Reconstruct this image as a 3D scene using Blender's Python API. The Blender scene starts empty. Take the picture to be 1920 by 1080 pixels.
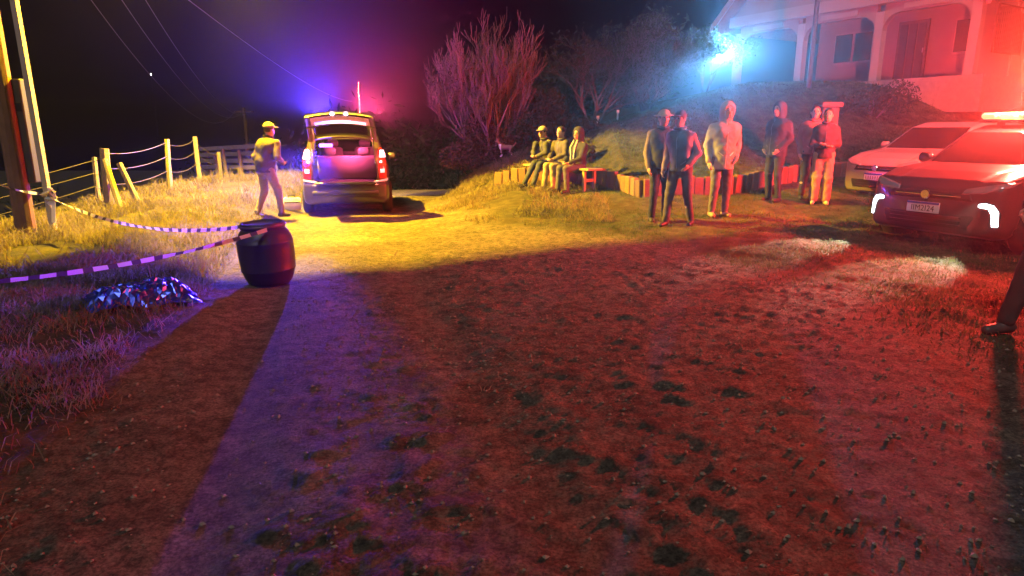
import bpy, bmesh, math, random
import numpy as np
from mathutils import Vector, Matrix
random.seed(7)
RS = np.random.RandomState(11)
R = math.radians
SC = bpy.context.scene
COL = SC.collection

# ------------------------------------------------------------------ camera
F = 1230.0; PITCH = R(13.5); CAMZ = 1.65
cam_d = bpy.data.cameras.new('camera'); cam = bpy.data.objects.new('camera', cam_d); COL.objects.link(cam)
cam.location = (0, 0, CAMZ); cam.rotation_euler = (R(90) - PITCH, 0, 0)
cam_d.sensor_width = 36; cam_d.lens = F / 1920 * 36; cam_d.clip_end = 2000; cam_d.clip_start = 0.05
SC.camera = cam

# ------------------------------------------------------------------ night sky, neutral fill, exposure
W = bpy.data.worlds.new('World'); SC.world = W; W.use_nodes = True
nt = W.node_tree; nt.nodes.clear()
wo = nt.nodes.new('ShaderNodeOutputWorld'); bg = nt.nodes.new('ShaderNodeBackground')
sky = nt.nodes.new('ShaderNodeTexSky'); sky.sky_type = 'NISHITA'; sky.sun_disc = False
sky.sun_elevation = R(-6.0); sky.sun_rotation = R(200)
bg.inputs['Strength'].default_value = 0.05
nt.links.new(sky.outputs[0], bg.inputs[0]); nt.links.new(bg.outputs[0], wo.inputs[0])
ml = bpy.data.lights.new('neutral_fill', 'SUN'); ml.energy = 1.0; ml.angle = R(10); ml.color = (1, .96, .90)  # unseen fill from behind the camera, added for neutral light on the ground
mo = bpy.data.objects.new('neutral_fill', ml); COL.objects.link(mo); mo.rotation_euler = (R(38), 0, R(-20))
SC.view_settings.view_transform = 'Standard'; SC.view_settings.look = 'None'
SC.view_settings.exposure = 0.0; SC.view_settings.gamma = 1.0; SC.view_settings.use_curve_mapping = False
cy = SC.cycles
cy.max_bounces = 5; cy.diffuse_bounces = 2; cy.glossy_bounces = 3; cy.transmission_bounces = 4
cy.transparent_max_bounces = 12; cy.volume_bounces = 0; cy.caustics_reflective = False; cy.caustics_refractive = False
cy.sample_clamp_indirect = 2.0; cy.sample_clamp_direct = 0.0; cy.use_denoising = True; cy.use_light_tree = True
HAZE = 0.0014
# lamp powers (watts) and colours
AMBER = ((1.0, .60, .005), 25000)
HOT = ((1.0, .72, .03), 1500)
BLUE = ((.09, .04, 1.0), 3600)
MAGENTA = ((1.0, .06, .22), 380)
REDBAR = ((1.0, .040, .026), 10500)
FLOOD = ((.14, .46, 1.0), 135000)
WHITE = (.80, .92, 1.0)

# ------------------------------------------------------------------ numeric helpers
def S(a, b, x):
    t = np.clip((np.asarray(x, float) - a) / (b - a), 0, 1); return t * t * (3 - 2 * t)
def sp(x, k=.6):
    x = np.asarray(x, float); return k * np.logaddexp(0, x / k)
TAB = RS.rand(256, 256)
def vn(x, y, seed=0):
    x = np.asarray(x, float) + seed * 17.3; y = np.asarray(y, float) + seed * 9.7
    xi = np.floor(x).astype(int); yi = np.floor(y).astype(int)
    fx = x - xi; fy = y - yi; fx = fx * fx * (3 - 2 * fx); fy = fy * fy * (3 - 2 * fy)
    g = lambda i, j: TAB[i & 255, j & 255]
    return (g(xi, yi) * (1 - fx) + g(xi + 1, yi) * fx) * (1 - fy) + (g(xi, yi + 1) * (1 - fx) + g(xi + 1, yi + 1) * fx) * fy
def fbm(x, y, o=4, seed=0):
    s = 0; a = .5
    for i in range(o):
        s = s + a * vn(x * 2 ** i, y * 2 ** i, seed + i); a *= .5
    return s

# ------------------------------------------------------------------ terrain
WX = [-40, -.4, 1.9, 2.6, 4.4, 7.0, 12, 60]; WY = [17.5, 15.9, 15.0, 13.1, 13.2, 15.3, 16.4, 20]
def wall_y(x): return np.interp(x, WX, WY)
def track_x(y):
    y = np.asarray(y, float)
    return -1.25 - .29 * (np.minimum(y, 6.2) - 2.17) - .22 * np.clip(y - 6.2, 0, 7)
def hgt(x, y):
    x = np.asarray(x, float); y = np.asarray(y, float)
    wy = wall_y(x); d = y - wy
    cross = .05 * sp(np.minimum(x, 3.5) + 1, .8) - .05 * sp(np.minimum(x, 9) - 3.8, .5) * S(12.5, 9.5, y)
    side = S(-2.2, 0.4, x)
    rise = .09 * sp(np.minimum(y, wy) - 11, .6) * side
    z = cross * S(-1, 5, y) + rise
    z = z - .02 * sp(y - 10, 1) * (1 - side)
    T = np.interp(x, [-2, 0, 3, 7.5, 10], [.7, 1.15, 1.9, 3.1, 3.2])
    z0 = z + .27 * S(0, .10, d) * side
    z = z0 + (T - z0) * S(.2, 1 + np.interp(x, [-1, 1.5, 3], [2.2, 3.5, 5.5]), d) * side
    # road falls away beyond the crest
    z = z - .09 * sp(y - 24, 3) * (1 - S(0, 6, x))
    # left bank and the valley beyond the fence
    bank = S(-3.5, -4.9, x + np.interp(y, [9, 12], [0, .9])) * (.10 + .075 * sp(y - 9.2, .6)) * (1 - S(17, 22, y)) * S(5.0, 7.5, y)
    z = z + np.minimum(bank, .62)
    z = z + .10 * S(-2.2, -3.2, x) * (1 - S(5, 7, y))
    z = z - .35 * sp(-x - 9.5, 1.2) * (1 - S(60, 120, -x))
    return np.maximum(z, -14)
def ray(px, py):
    u = (px - 960) / F; v = (540 - py) / F
    c, s = math.cos(PITCH), math.sin(PITCH)
    return Vector((u, c + v * s, -s + v * c))
def G(px, py):
    d = ray(px, py); t = 1.0; prev = 1.0
    for i in range(4000):
        p = Vector((0, 0, CAMZ)) + d * t
        if p.z <= float(hgt(p.x, p.y)): break
        prev = t; t += .02
    return Vector((p.x, p.y, float(hgt(p.x, p.y))))
def PD(px, py, Y):
    d = ray(px, py); t = Y / d.y
    return Vector((0, 0, CAMZ)) + d * t
def on(x, y, dz=0.0): return Vector((x, y, float(hgt(x, y)) + dz))

# ------------------------------------------------------------------ materials
MATS = {}
def mat(name, col, rough=.7, metal=0.0, var=.25, scale=8.0, bump=.0, bscale=60.0, emit=None, estr=0.0, spec=.5, alpha=None, coat=0.0):
    if name in MATS: return MATS[name]
    m = bpy.data.materials.new(name); m.use_nodes = True; n = m.node_tree; b = n.nodes['Principled BSDF']
    tc = n.nodes.new('ShaderNodeTexCoord'); no = n.nodes.new('ShaderNodeTexNoise')
    no.inputs['Scale'].default_value = scale; no.inputs['Detail'].default_value = 5
    n.links.new(tc.outputs['Object'], no.inputs['Vector'])
    mx = n.nodes.new('ShaderNodeMix'); mx.data_type = 'RGBA'
    lo = [c * (1 - var) for c in col]; hi = [min(1, c * (1 + var)) for c in col]
    mx.inputs[6].default_value = (*lo, 1); mx.inputs[7].default_value = (*hi, 1)
    n.links.new(no.outputs['Fac'], mx.inputs[0]); n.links.new(mx.outputs[2], b.inputs['Base Color'])
    b.inputs['Roughness'].default_value = rough; b.inputs['Metallic'].default_value = metal
    b.inputs['Specular IOR Level'].default_value = spec
    if coat: b.inputs['Coat Weight'].default_value = coat; b.inputs['Coat Roughness'].default_value = .08
    if bump:
        n2 = n.nodes.new('ShaderNodeTexNoise'); n2.inputs['Scale'].default_value = bscale; n2.inputs['Detail'].default_value = 4
        bp = n.nodes.new('ShaderNodeBump'); bp.inputs['Strength'].default_value = bump; bp.inputs['Distance'].default_value = .02
        n.links.new(tc.outputs['Object'], n2.inputs['Vector']); n.links.new(n2.outputs['Fac'], bp.inputs['Height']); n.links.new(bp.outputs[0], b.inputs['Normal'])
    if emit:
        b.inputs['Emission Color'].default_value = (*emit, 1); b.inputs['Emission Strength'].default_value = estr
    if alpha is not None:
        # clear pane: straight-through transparency plus a glossy reflection
        out = n.nodes['Material Output']; tr = n.nodes.new('ShaderNodeBsdfTransparent'); gl = n.nodes.new('ShaderNodeBsdfGlossy')
        tr.inputs[0].default_value = (*alpha, 1); gl.inputs['Roughness'].default_value = rough
        lw = n.nodes.new('ShaderNodeFresnel'); lw.inputs[0].default_value = 1.45
        ms = n.nodes.new('ShaderNodeMixShader'); n.links.new(lw.outputs[0], ms.inputs[0])
        n.links.new(tr.outputs[0], ms.inputs[1]); n.links.new(gl.outputs[0], ms.inputs[2]); n.links.new(ms.outputs[0], out.inputs[0])
    MATS[name] = m; return m

# ------------------------------------------------------------------ object helpers
def link(o, parent=None):
    COL.objects.link(o)
    if parent is not None: o.parent = parent
    return o
def mesh_obj(name, verts, faces, m, parent=None, smooth=False, loc=None):
    me = bpy.data.meshes.new(name)
    me.from_pydata([tuple(v) for v in verts], [], [tuple(f) for f in faces])
    for mm in (m if isinstance(m, (list, tuple)) else [m]): me.materials.append(mm)
    if smooth: me.polygons.foreach_set('use_smooth', [True] * len(me.polygons))
    me.update()
    o = bpy.data.objects.new(name, me)
    if loc is not None: o.location = loc
    return link(o, parent)
def np_obj(name, V, Q, m, parent=None, smooth=True):
    me = bpy.data.meshes.new(name); V = np.asarray(V, np.float32); Q = np.asarray(Q, np.int32); k = Q.shape[1]
    me.vertices.add(len(V)); me.vertices.foreach_set('co', V.ravel())
    me.loops.add(Q.size); me.loops.foreach_set('vertex_index', Q.ravel())
    me.polygons.add(len(Q)); me.polygons.foreach_set('loop_start', np.arange(0, Q.size, k, dtype=np.int32))
    me.polygons.foreach_set('use_smooth', np.full(len(Q), smooth))
    me.materials.append(m); me.update(calc_edges=True); me.validate()
    o = bpy.data.objects.new(name, me); return link(o, parent)
def tag(o, label=None, cat=None, group=None, kind=None):
    if label: o['label'] = label
    if cat: o['category'] = cat
    if group: o['group'] = group
    if kind: o['kind'] = kind
    return o
def thing(name, label, cat, loc=(0, 0, 0), rz=0.0, group=None):
    o = bpy.data.objects.new(name, None); o.empty_display_size = .2; COL.objects.link(o)
    o.location = loc; o.rotation_euler = (0, 0, rz)
    return tag(o, label, cat, group)
def lamp(kind, name, loc, cp, parent=None, radius=.05, mult=1.0, aim=None, angle=None, blend=.4):
    l = bpy.data.lights.new(name, kind); l.color = cp[0]; l.energy = cp[1] * mult; l.shadow_soft_size = radius
    o = bpy.data.objects.new(name, l); link(o, parent); o.location = loc
    if kind == 'SPOT':
        l.spot_size = angle; l.spot_blend = blend
        o.rotation_euler = (Vector(aim) - Vector(loc)).to_track_quat('-Z', 'Y').to_euler()
    return o

class MB:
    def __init__(s): s.v = []; s.f = []
    def box(s, c, d, M=None, bev=0.0):
        n = len(s.v); x, y, z = d[0] / 2, d[1] / 2, d[2] / 2
        if bev <= 0:
            P = [(-x, -y, -z), (x, -y, -z), (x, y, -z), (-x, y, -z), (-x, -y, z), (x, -y, z), (x, y, z), (-x, y, z)]
            Fa = [(0, 3, 2, 1), (4, 5, 6, 7), (0, 1, 5, 4), (1, 2, 6, 5), (2, 3, 7, 6), (3, 0, 4, 7)]
        else:
            b = min(bev, x * .9, y * .9, z * .9)
            ring = lambda zz, i: [(-x + i, -y + b, zz), (-x + b, -y + i, zz), (x - b, -y + i, zz), (x - i, -y + b, zz), (x - i, y - b, zz), (x - b, y - i, zz), (-x + b, y - i, zz), (-x + i, y - b, zz)]
            P = ring(-z, b) + ring(-z + b, 0) + ring(z - b, 0) + ring(z, b)
            Fa = [tuple(range(7, -1, -1)), tuple(range(24, 32))]
            for r in range(3):
                for k in range(8): Fa.append((r * 8 + k, r * 8 + (k + 1) % 8, (r + 1) * 8 + (k + 1) % 8, (r + 1) * 8 + k))
        for p in P:
            q = Vector(p)
            if M is not None: q = M @ q
            s.v.append(q + Vector(c))
        s.f += [tuple(n + i for i in f) for f in Fa]; return s
    def tube(s, pts, rad, n=6, cap=True):
        pts = [Vector(p) for p in pts]; base = len(s.v)
        if not isinstance(rad, (list, tuple)): rad = [rad] * len(pts)
        prev = None
        for i, p in enumerate(pts):
            t = (pts[min(i + 1, len(pts) - 1)] - pts[max(i - 1, 0)])
            t = t.normalized() if t.length > 1e-9 else Vector((0, 0, 1))
            if prev is None:
                a = t.orthogonal().normalized()
            else:
                a = (prev - t * prev.dot(t)); a = a.normalized() if a.length > 1e-6 else t.orthogonal().normalized()
            prev = a; b = t.cross(a)
            for k in range(n):
                an = 2 * math.pi * k / n; s.v.append(p + (a * math.cos(an) + b * math.sin(an)) * rad[i])
        for i in range(len(pts) - 1):
            for k in range(n):
                s.f.append((base + i * n + k, base + i * n + (k + 1) % n, base + (i + 1) * n + (k + 1) % n, base + (i + 1) * n + k))
        if cap:
            s.f.append(tuple(base + k for k in range(n - 1, -1, -1))); s.f.append(tuple(base + (len(pts) - 1) * n + k for k in range(n)))
        return s
    def lathe(s, prof, n=24, c=(0, 0, 0), M=None, cap=True):
        base = len(s.v)
        for (r, z) in prof:
            for k in range(n):
                a = 2 * math.pi * k / n; q = Vector((r * math.cos(a), r * math.sin(a), z))
                if M is not None: q = M @ q
                s.v.append(q + Vector(c))
        for i in range(len(prof) - 1):
            for k in range(n): s.f.append((base + i * n + k, base + i * n + (k + 1) % n, base + (i + 1) * n + (k + 1) % n, base + (i + 1) * n + k))
        if cap: s.f.append(tuple(base + k for k in range(n - 1, -1, -1))); s.f.append(tuple(base + (len(prof) - 1) * n + k for k in range(n)))
        return s
    def prism(s, poly, d0, d1, fn):
        """poly: 2d points, fn(a,b,d) -> 3d"""
        n = len(poly); base = len(s.v)
        for d in (d0, d1):
            for (a, b) in poly: s.v.append(Vector(fn(a, b, d)))
        s.f.append(tuple(base + k for k in range(n - 1, -1, -1))); s.f.append(tuple(base + n + k for k in range(n)))
        for k in range(n): s.f.append((base + k, base + (k + 1) % n, base + n + (k + 1) % n, base + n + k))
        return s
    def build(s, name, m, parent=None, smooth=False): return mesh_obj(name, s.v, s.f, m, parent, smooth)

# ------------------------------------------------------------------ implicit surfaces
def smin(a, b, k):
    h = np.maximum(k - np.abs(a - b), 0) / k; return np.minimum(a, b) - h * h * k * .25
def smax(a, b, k): return -smin(-a, -b, k)
def sd_cone(X, Y, Z, a, b, ra, rb):
    d = np.subtract(b, a); L = float(np.dot(d, d)) + 1e-12
    t = np.clip(((X - a[0]) * d[0] + (Y - a[1]) * d[1] + (Z - a[2]) * d[2]) / L, 0, 1)
    return np.sqrt((X - a[0] - t * d[0]) ** 2 + (Y - a[1] - t * d[1]) ** 2 + (Z - a[2] - t * d[2]) ** 2) - (ra + (rb - ra) * t)
def sd_ell(X, Y, Z, c, r):
    x, y, z = X - c[0], Y - c[1], Z - c[2]
    k0 = np.sqrt((x / r[0]) ** 2 + (y / r[1]) ** 2 + (z / r[2]) ** 2); k1 = np.sqrt((x / r[0] ** 2) ** 2 + (y / r[1] ** 2) ** 2 + (z / r[2] ** 2) ** 2) + 1e-9
    return k0 * (k0 - 1) / k1
def sd_poly(px, py, poly):
    d = np.full(np.broadcast(px, py).shape, 1e9); s = np.ones(d.shape); n = len(poly)
    for i in range(n):
        ax, ay = poly[i]; bx, by = poly[i - 1]
        ex, ey = bx - ax, by - ay; wx, wy = px - ax, py - ay
        t = np.clip((wx * ex + wy * ey) / (ex * ex + ey * ey + 1e-12), 0, 1)
        d = np.minimum(d, (wx - ex * t) ** 2 + (wy - ey * t) ** 2)
        c1 = py >= ay; c2 = py < by; c3 = ex * wy > ey * wx
        fl = (c1 & c2 & c3) | (~c1 & ~c2 & ~c3); s = np.where(fl, -s, s)
    return s * np.sqrt(d)
def surf(Fv, o, h):
    nx, ny, nz = Fv.shape; ins = Fv < 0
    cnt = np.zeros((nx - 1, ny - 1, nz - 1), np.int8)
    for i in (0, 1):
        for j in (0, 1):
            for k in (0, 1): cnt += ins[i:nx - 1 + i, j:ny - 1 + j, k:nz - 1 + k]
    act = (cnt > 0) & (cnt < 8); I, J, K = np.nonzero(act); idx = np.full(act.shape, -1, np.int64); idx[act] = np.arange(len(I))
    acc = np.zeros((len(I), 3)); num = np.zeros(len(I))
    cor = [(i, j, k) for i in (0, 1) for j in (0, 1) for k in (0, 1)]
    for a in cor:
        for ax in range(3):
            if a[ax]: continue
            b = list(a); b[ax] = 1
            fa = Fv[I + a[0], J + a[1], K + a[2]]; fb = Fv[I + b[0], J + b[1], K + b[2]]
            m = (fa < 0) != (fb < 0); t = np.where(m, fa / np.where(m, fa - fb, 1), 0)
            p = np.tile(np.array(a, float), (len(I), 1)); p[:, ax] += t
            acc[m] += p[m]; num[m] += 1
    V = np.stack([I, J, K], 1) + acc / num[:, None]; V = V * h + np.array(o)
    Q = []
    for ax in range(3):
        u, w = [(1, 2), (2, 0), (0, 1)][ax]
        sl0 = [slice(None)] * 3; sl1 = [slice(None)] * 3; sl0[ax] = slice(0, -1); sl1[ax] = slice(1, None)
        A = ins[tuple(sl0)]; B = ins[tuple(sl1)]; ed = A != B
        P = np.array(np.nonzero(ed)).T; flip = A[ed]
        ok = (P[:, u] > 0) & (P[:, w] > 0) & (P[:, u] < Fv.shape[u] - 1) & (P[:, w] < Fv.shape[w] - 1)
        P = P[ok]; flip = flip[ok]
        def c(du, dw):
            q = P.copy(); q[:, u] -= du; q[:, w] -= dw; return idx[q[:, 0], q[:, 1], q[:, 2]]
        q = np.stack([c(1, 1), c(0, 1), c(0, 0), c(1, 0)], 1)
        q[~flip] = q[~flip][:, ::-1]; Q.append(q)
    Q = np.concatenate(Q); Q = Q[(Q >= 0).all(1)]
    return V, Q
def grid(lo, hi, h):
    lo = np.array(lo, float) - 2 * h; n = np.ceil((np.array(hi) + 2 * h - lo) / h).astype(int) + 1
    return lo, n, [lo[i] + h * np.arange(n[i]) for i in range(3)]
def sdf_obj(name, fn, lo, hi, h, m, parent=None):
    lo, n, ax = grid(lo, hi, h)
    Fv = fn(ax[0][:, None, None], ax[1][None, :, None], ax[2][None, None, :])
    Fv = np.broadcast_to(Fv, tuple(n)).astype(np.float64).copy()
    for a in range(3):
        sl = [slice(None)] * 3
        for e in (0, -1): sl[a] = e; Fv[tuple(sl)] = np.maximum(Fv[tuple(sl)], 1e-3)
    V, Q = surf(Fv, lo, h)
    return np_obj(name, V, Q, m, parent)
class Blob:
    """smooth union of tapered limbs evaluated only near each limb"""
    def __init__(s, lo, hi, h): s.lo, s.n, s.ax = grid(lo, hi, h); s.h = h; s.F = np.full(tuple(s.n), .4)
    def _win(s, lo, hi):
        r = []
        for i in range(3):
            a = max(0, int((lo[i] - s.lo[i]) / s.h)); b = min(s.n[i], int((hi[i] - s.lo[i]) / s.h) + 2)
            r.append(slice(a, max(b, a + 1)))
        return tuple(r)
    def _ax(s, w): return s.ax[0][w[0]][:, None, None], s.ax[1][w[1]][None, :, None], s.ax[2][w[2]][None, None, :]
    def cone(s, a, b, ra, rb, k=.03):
        r = max(ra, rb) + .09; w = s._win(np.minimum(a, b) - r, np.maximum(a, b) + r)
        s.F[w] = smin(s.F[w], sd_cone(*s._ax(w), np.array(a, float), np.array(b, float), ra, rb), k); return s
    def ell(s, c, r, k=.03):
        w = s._win(np.array(c) - np.array(r) - .09, np.array(c) + np.array(r) + .09)
        s.F[w] = smin(s.F[w], sd_ell(*s._ax(w), c, r), k); return s
    def cut(s, fn):
        s.F = np.maximum(s.F, fn(s.ax[0][:, None, None], s.ax[1][None, :, None], s.ax[2][None, None, :])); return s
    def wrinkle(s, amp, fx, fz, ph):
        X, Y, Z = s.ax[0][:, None, None], s.ax[1][None, :, None], s.ax[2][None, None, :]
        w = np.sin(fz * .6 * Z + 2.6 * np.sin(fx * X + ph) + 2.0 * np.sin(fx * .8 * Y + ph * 2))
        w2 = np.sin(fx * 2.1 * X + 17 * Z + ph) * np.sin(fx * 1.7 * Y - 23 * Z + ph * 1.3)
        w3 = np.sin(31 * X - 27 * Z + 19 * Y + ph * 3)
        s.F = s.F + amp * (.45 * np.abs(w) + .6 * w2 + .35 * np.abs(w3) - .3); return s
    def build(s, name, m, parent):
        for a in range(3):
            sl = [slice(None)] * 3
            for e in (0, -1): sl[a] = e; s.F[tuple(sl)] = np.maximum(s.F[tuple(sl)], 1e-3)
        V, Q = surf(s.F, s.lo, s.h); return np_obj(name, V, Q, m, parent)

# ------------------------------------------------------------------ GROUND
def axis(a, b, fine, lo, hi, g):
    x = list(np.arange(a, b + 1e-6, fine)); d = fine; v = b
    while v < hi: d = min(d * g, 14); v += d; x.append(v)
    d = fine; v = a
    while v > lo: d = min(d * g, 14); v -= d; x.insert(0, v)
    return np.array(x)
gx = axis(-3.6, 4.4, .027, -230, 230, 1.05); gy = axis(1.7, 9.2, .028, -60, 260, 1.035)
GX, GY = np.meshgrid(gx, gy, indexing='ij')
def road_mask(x, y):
    tx = track_x(y)
    wob = (fbm(x * .7, y * .7, 3, 3) - .45) * 1.0
    left = S(-1.0, -.55, x - tx + wob * .7)
    right_edge = np.interp(y, [0, 4, 7, 9.3, 12, 14, 20, 60], [4.2, 3.4, 2.7, 1.7, -.6, -1.3, -1.6, -4])
    right = 1 - S(-.5, .6, x - right_edge + wob * 1.5)
    return left * right
RM = road_mask(GX, GY)
def micro(x, y, rm):
    near = 1 - S(14, 24, np.hypot(x, y))
    tx = track_x(y)
    rut = np.exp(-((x - tx) / .30) ** 2) + .7 * np.exp(-((x - tx - 1.55) / .26) ** 2)
    smoothness = np.clip(rut, 0, 1) * S(0.0, .5, rm)
    r5 = 0; a5 = .45
    wxn = x + .10 * (fbm(x * 4, y * 4, 2, 71) - .4); wyn = y + .10 * (fbm(x * 4, y * 4, 2, 73) - .4)
    for o5 in range(4): r5 = r5 + a5 * (vn(wxn * 7.5 * 1.9 ** o5, wyn * 7.5 * 1.9 ** o5, 5 + o5) - .5); a5 *= .74
    cl = np.clip(r5, -.09, 1) * .060 + (fbm(x * 2.2, y * 2.2, 2, 15) - .37) * .015
    patch = .5 + .5 * S(.38, .58, fbm(x * .9 + 4, y * .9, 3, 21))
    rough_r = cl * patch * (1 - .88 * smoothness) - .035 * smoothness
    tuss = (fbm(x * 3.1, y * 3.1, 3, 13) - .45) * .12
    return near * (rm * rough_r + (1 - rm) * tuss)
GZ = hgt(GX, GY) + micro(GX, GY, RM)
nxg, nyg = GX.shape
ii = np.arange(nxg * nyg).reshape(nxg, nyg)
Qg = np.stack([ii[:-1, :-1], ii[1:, :-1], ii[1:, 1:], ii[:-1, 1:]], -1).reshape(-1, 4)
gm = bpy.data.materials.new('ground_soil'); gm.use_nodes = True; n = gm.node_tree; b = n.nodes['Principled BSDF']
at = n.nodes.new('ShaderNodeAttribute'); at.attribute_name = 'road'
tc = n.nodes.new('ShaderNodeTexCoord')
def noise(sc, det=6, rg=.6):
    q = n.nodes.new('ShaderNodeTexNoise'); q.inputs['Scale'].default_value = sc; q.inputs['Detail'].default_value = det; q.inputs['Roughness'].default_value = rg
    n.links.new(tc.outputs['Object'], q.inputs['Vector']); return q
def ramp(src, p0, c0, p1, c1):
    r = n.nodes.new('ShaderNodeValToRGB'); r.color_ramp.elements[0].position = p0; r.color_ramp.elements[1].position = p1
    r.color_ramp.elements[0].color = (*c0, 1); r.color_ramp.elements[1].color = (*c1, 1); n.links.new(src, r.inputs[0]); return r
def mixc(f, a, bb, mode='MIX'):
    q = n.nodes.new('ShaderNodeMix'); q.data_type = 'RGBA'; q.blend_type = mode
    if isinstance(f, float): q.inputs[0].default_value = f
    else: n.links.new(f, q.inputs[0])
    n.links.new(a, q.inputs[6]); n.links.new(bb, q.inputs[7]); return q.outputs[2]
d1 = ramp(noise(2.2).outputs['Fac'], .35, (.22, .18, .145), .7, (.38, .31, .25))
d2 = ramp(noise(11, 8, .7).outputs['Fac'], .40, (.34, .34, .34), .60, (1, 1, 1))
d3 = ramp(noise(58, 4, .7).outputs['Fac'], .38, (.30, .30, .30), .62, (1.25, 1.22, 1.18))
dirt = mixc(.8, d1.outputs[0], d2.outputs[0], 'MULTIPLY')
dirt = mixc(.75, dirt, d3.outputs[0], 'MULTIPLY')
g1 = ramp(noise(4).outputs['Fac'], .35, (.055, .050, .026), .7, (.14, .115, .06))
n.links.new(mixc(at.outputs['Fac'], g1.outputs[0], dirt), b.inputs['Base Color'])
b.inputs['Roughness'].default_value = .9; b.inputs['Specular IOR Level'].default_value = .2
bp = n.nodes.new('ShaderNodeBump'); bp.inputs['Strength'].default_value = 1.0; bp.inputs['Distance'].default_value = .07
n.links.new(noise(36, 9, .8).outputs['Fac'], bp.inputs['Height']); n.links.new(bp.outputs[0], b.inputs['Normal'])
ground = np_obj('ground', np.stack([GX, GY, GZ], -1).reshape(-1, 3), Qg, gm); tag(ground, kind='structure')
ra = ground.data.attributes.new('road', 'FLOAT', 'POINT'); ra.data.foreach_set('value', RM.astype(np.float32).ravel())

# ------------------------------------------------------------------ grass and litter
def grass(name, label, pts, hmin, hmax, wid, m, lean=.5, seed=1):
    rs = np.random.RandomState(seed); N = len(pts)
    x, y = pts[:, 0], pts[:, 1]; z = hgt(x, y) + micro(x, y, road_mask(x, y)) - .01
    H = hmin + (hmax - hmin) * rs.rand(N) ** 1.6; H = H * (.45 + 1.1 * fbm(x * 1.7, y * 1.7, 3, seed + 60)) * np.where(rs.rand(N) < .06, 1.6, 1.0); lean = lean * np.where(rs.rand(N) < .35, 2.2, 1.0); az = rs.rand(N) * 2 * np.pi; ln = lean * H * (.3 + rs.rand(N))
    dx, dy = np.cos(az) * ln, np.sin(az) * ln; fa = rs.rand(N) * np.pi; wx, wy = np.cos(fa) * wid / 2, np.sin(fa) * wid / 2
    V = np.zeros((N, 5, 3))
    V[:, 0] = np.stack([x - wx, y - wy, z], 1); V[:, 1] = np.stack([x + wx, y + wy, z], 1)
    V[:, 2] = np.stack([x + wx * .8 + dx * .38, y + wy * .8 + dy * .38, z + H * .62], 1); V[:, 3] = np.stack([x - wx * .8 + dx * .38, y - wy * .8 + dy * .38, z + H * .62], 1)
    V[:, 4] = np.stack([x + dx, y + dy, z + H * .96 - ln * .25], 1)
    o5 = np.arange(N)[:, None] * 5
    T = np.concatenate([o5 + [0, 1, 2], o5 + [0, 2, 3], o5 + [3, 2, 4]])
    o = np_obj(name, V.reshape(-1, 3), T, m, None, False); tag(o, label, 'grass', kind='stuff'); return o
def scatter(n, x0, x1, y0, y1, fn, seed):
    rs = np.random.RandomState(seed); p = np.stack([x0 + (x1 - x0) * rs.rand(n), y0 + (y1 - y0) * rs.rand(n)], 1)
    return p[rs.rand(n) < fn(p[:, 0], p[:, 1])]
def grass_mat(name, a, bcol, sc=3.0):
    m = bpy.data.materials.new(name); m.use_nodes = True; nn = m.node_tree; bb = nn.nodes['Principled BSDF']
    t = nn.nodes.new('ShaderNodeTexCoord'); q = nn.nodes.new('ShaderNodeTexNoise'); q.inputs['Scale'].default_value = sc; q.inputs['Detail'].default_value = 8; q.inputs['Roughness'].default_value = .8
    r = nn.nodes.new('ShaderNodeValToRGB'); r.color_ramp.elements[0].position = .36; r.color_ramp.elements[1].position = .64
    r.color_ramp.elements[0].color = (*a, 1); r.color_ramp.elements[1].color = (*bcol, 1)
    nn.links.new(t.outputs['Object'], q.inputs['Vector']); nn.links.new(q.outputs[0], r.inputs[0]); nn.links.new(r.outputs[0], bb.inputs['Base Color'])
    bb.inputs['Roughness'].default_value = .75; bb.inputs['Specular IOR Level'].default_value = .25
    tl_ = nn.nodes.new('ShaderNodeBsdfTranslucent'); mx_ = nn.nodes.new('ShaderNodeMixShader'); mx_.inputs[0].default_value = .42
    nn.links.new(r.outputs[0], tl_.inputs[0]); nn.links.new(bb.outputs[0], mx_.inputs[1]); nn.links.new(tl_.outputs[0], mx_.inputs[2]); nn.links.new(mx_.outputs[0], nn.nodes['Material Output'].inputs[0])
    return m
dry = grass_mat('dry_grass', (.10, .085, .04), (.33, .27, .15)); straw = grass_mat('straw_grass', (.13, .10, .07), (.38, .30, .21)); turf = grass_mat('green_turf', (.055, .075, .028), (.17, .19, .085), 4)
offroad = lambda x, y: 1 - road_mask(x, y)
grass('bank_grass', 'dense dry grass covering the bank left of the road', scatter(90000, -8.6, -3.2, 6.6, 19, lambda x, y: offroad(x, y) * S(.25, .55, fbm(x * 1.3, y * 1.3, 3, 31)) * S(-3.25, -3.8, x + np.interp(y, [8, 11, 14], [0, 1.0, 1.5])) * (1 - .5 * S(11, 17, y)), 5), .08, .30, .012, dry, .7, 5)
grass('verge_grass', 'tangled straw grass on the verge at the left foreground', scatter(90000, -6.5, -1.0, 1.3, 7.2, lambda x, y: offroad(x, y) ** 2 * (.15 + .85 * S(.40, .56, fbm(x * 1.5, y * 1.5, 3, 33))), 6), .04, .20, .007, straw, .9, 6)
grass('yard_grass', 'short worn grass on the yard in front of the cars', scatter(190000, .2, 10.5, 3.6, 16, lambda x, y: offroad(x, y) * (y < wall_y(x)) * (.25 + .75 * S(.36, .54, fbm(x * 1.1, y * 1.1, 3, 35))) * (1 - .6 * S(9, 14, y)), 7), .025, .075, .009, turf, .8, 7)
grass('lawn_grass', 'mown lawn rising behind the low edging wall', scatter(90000, -1.5, 13, 13, 25, lambda x, y: (y > wall_y(x) + .1) * S(-1.5, 0, x), 8), .03, .09, .016, turf, .7, 8)
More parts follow.
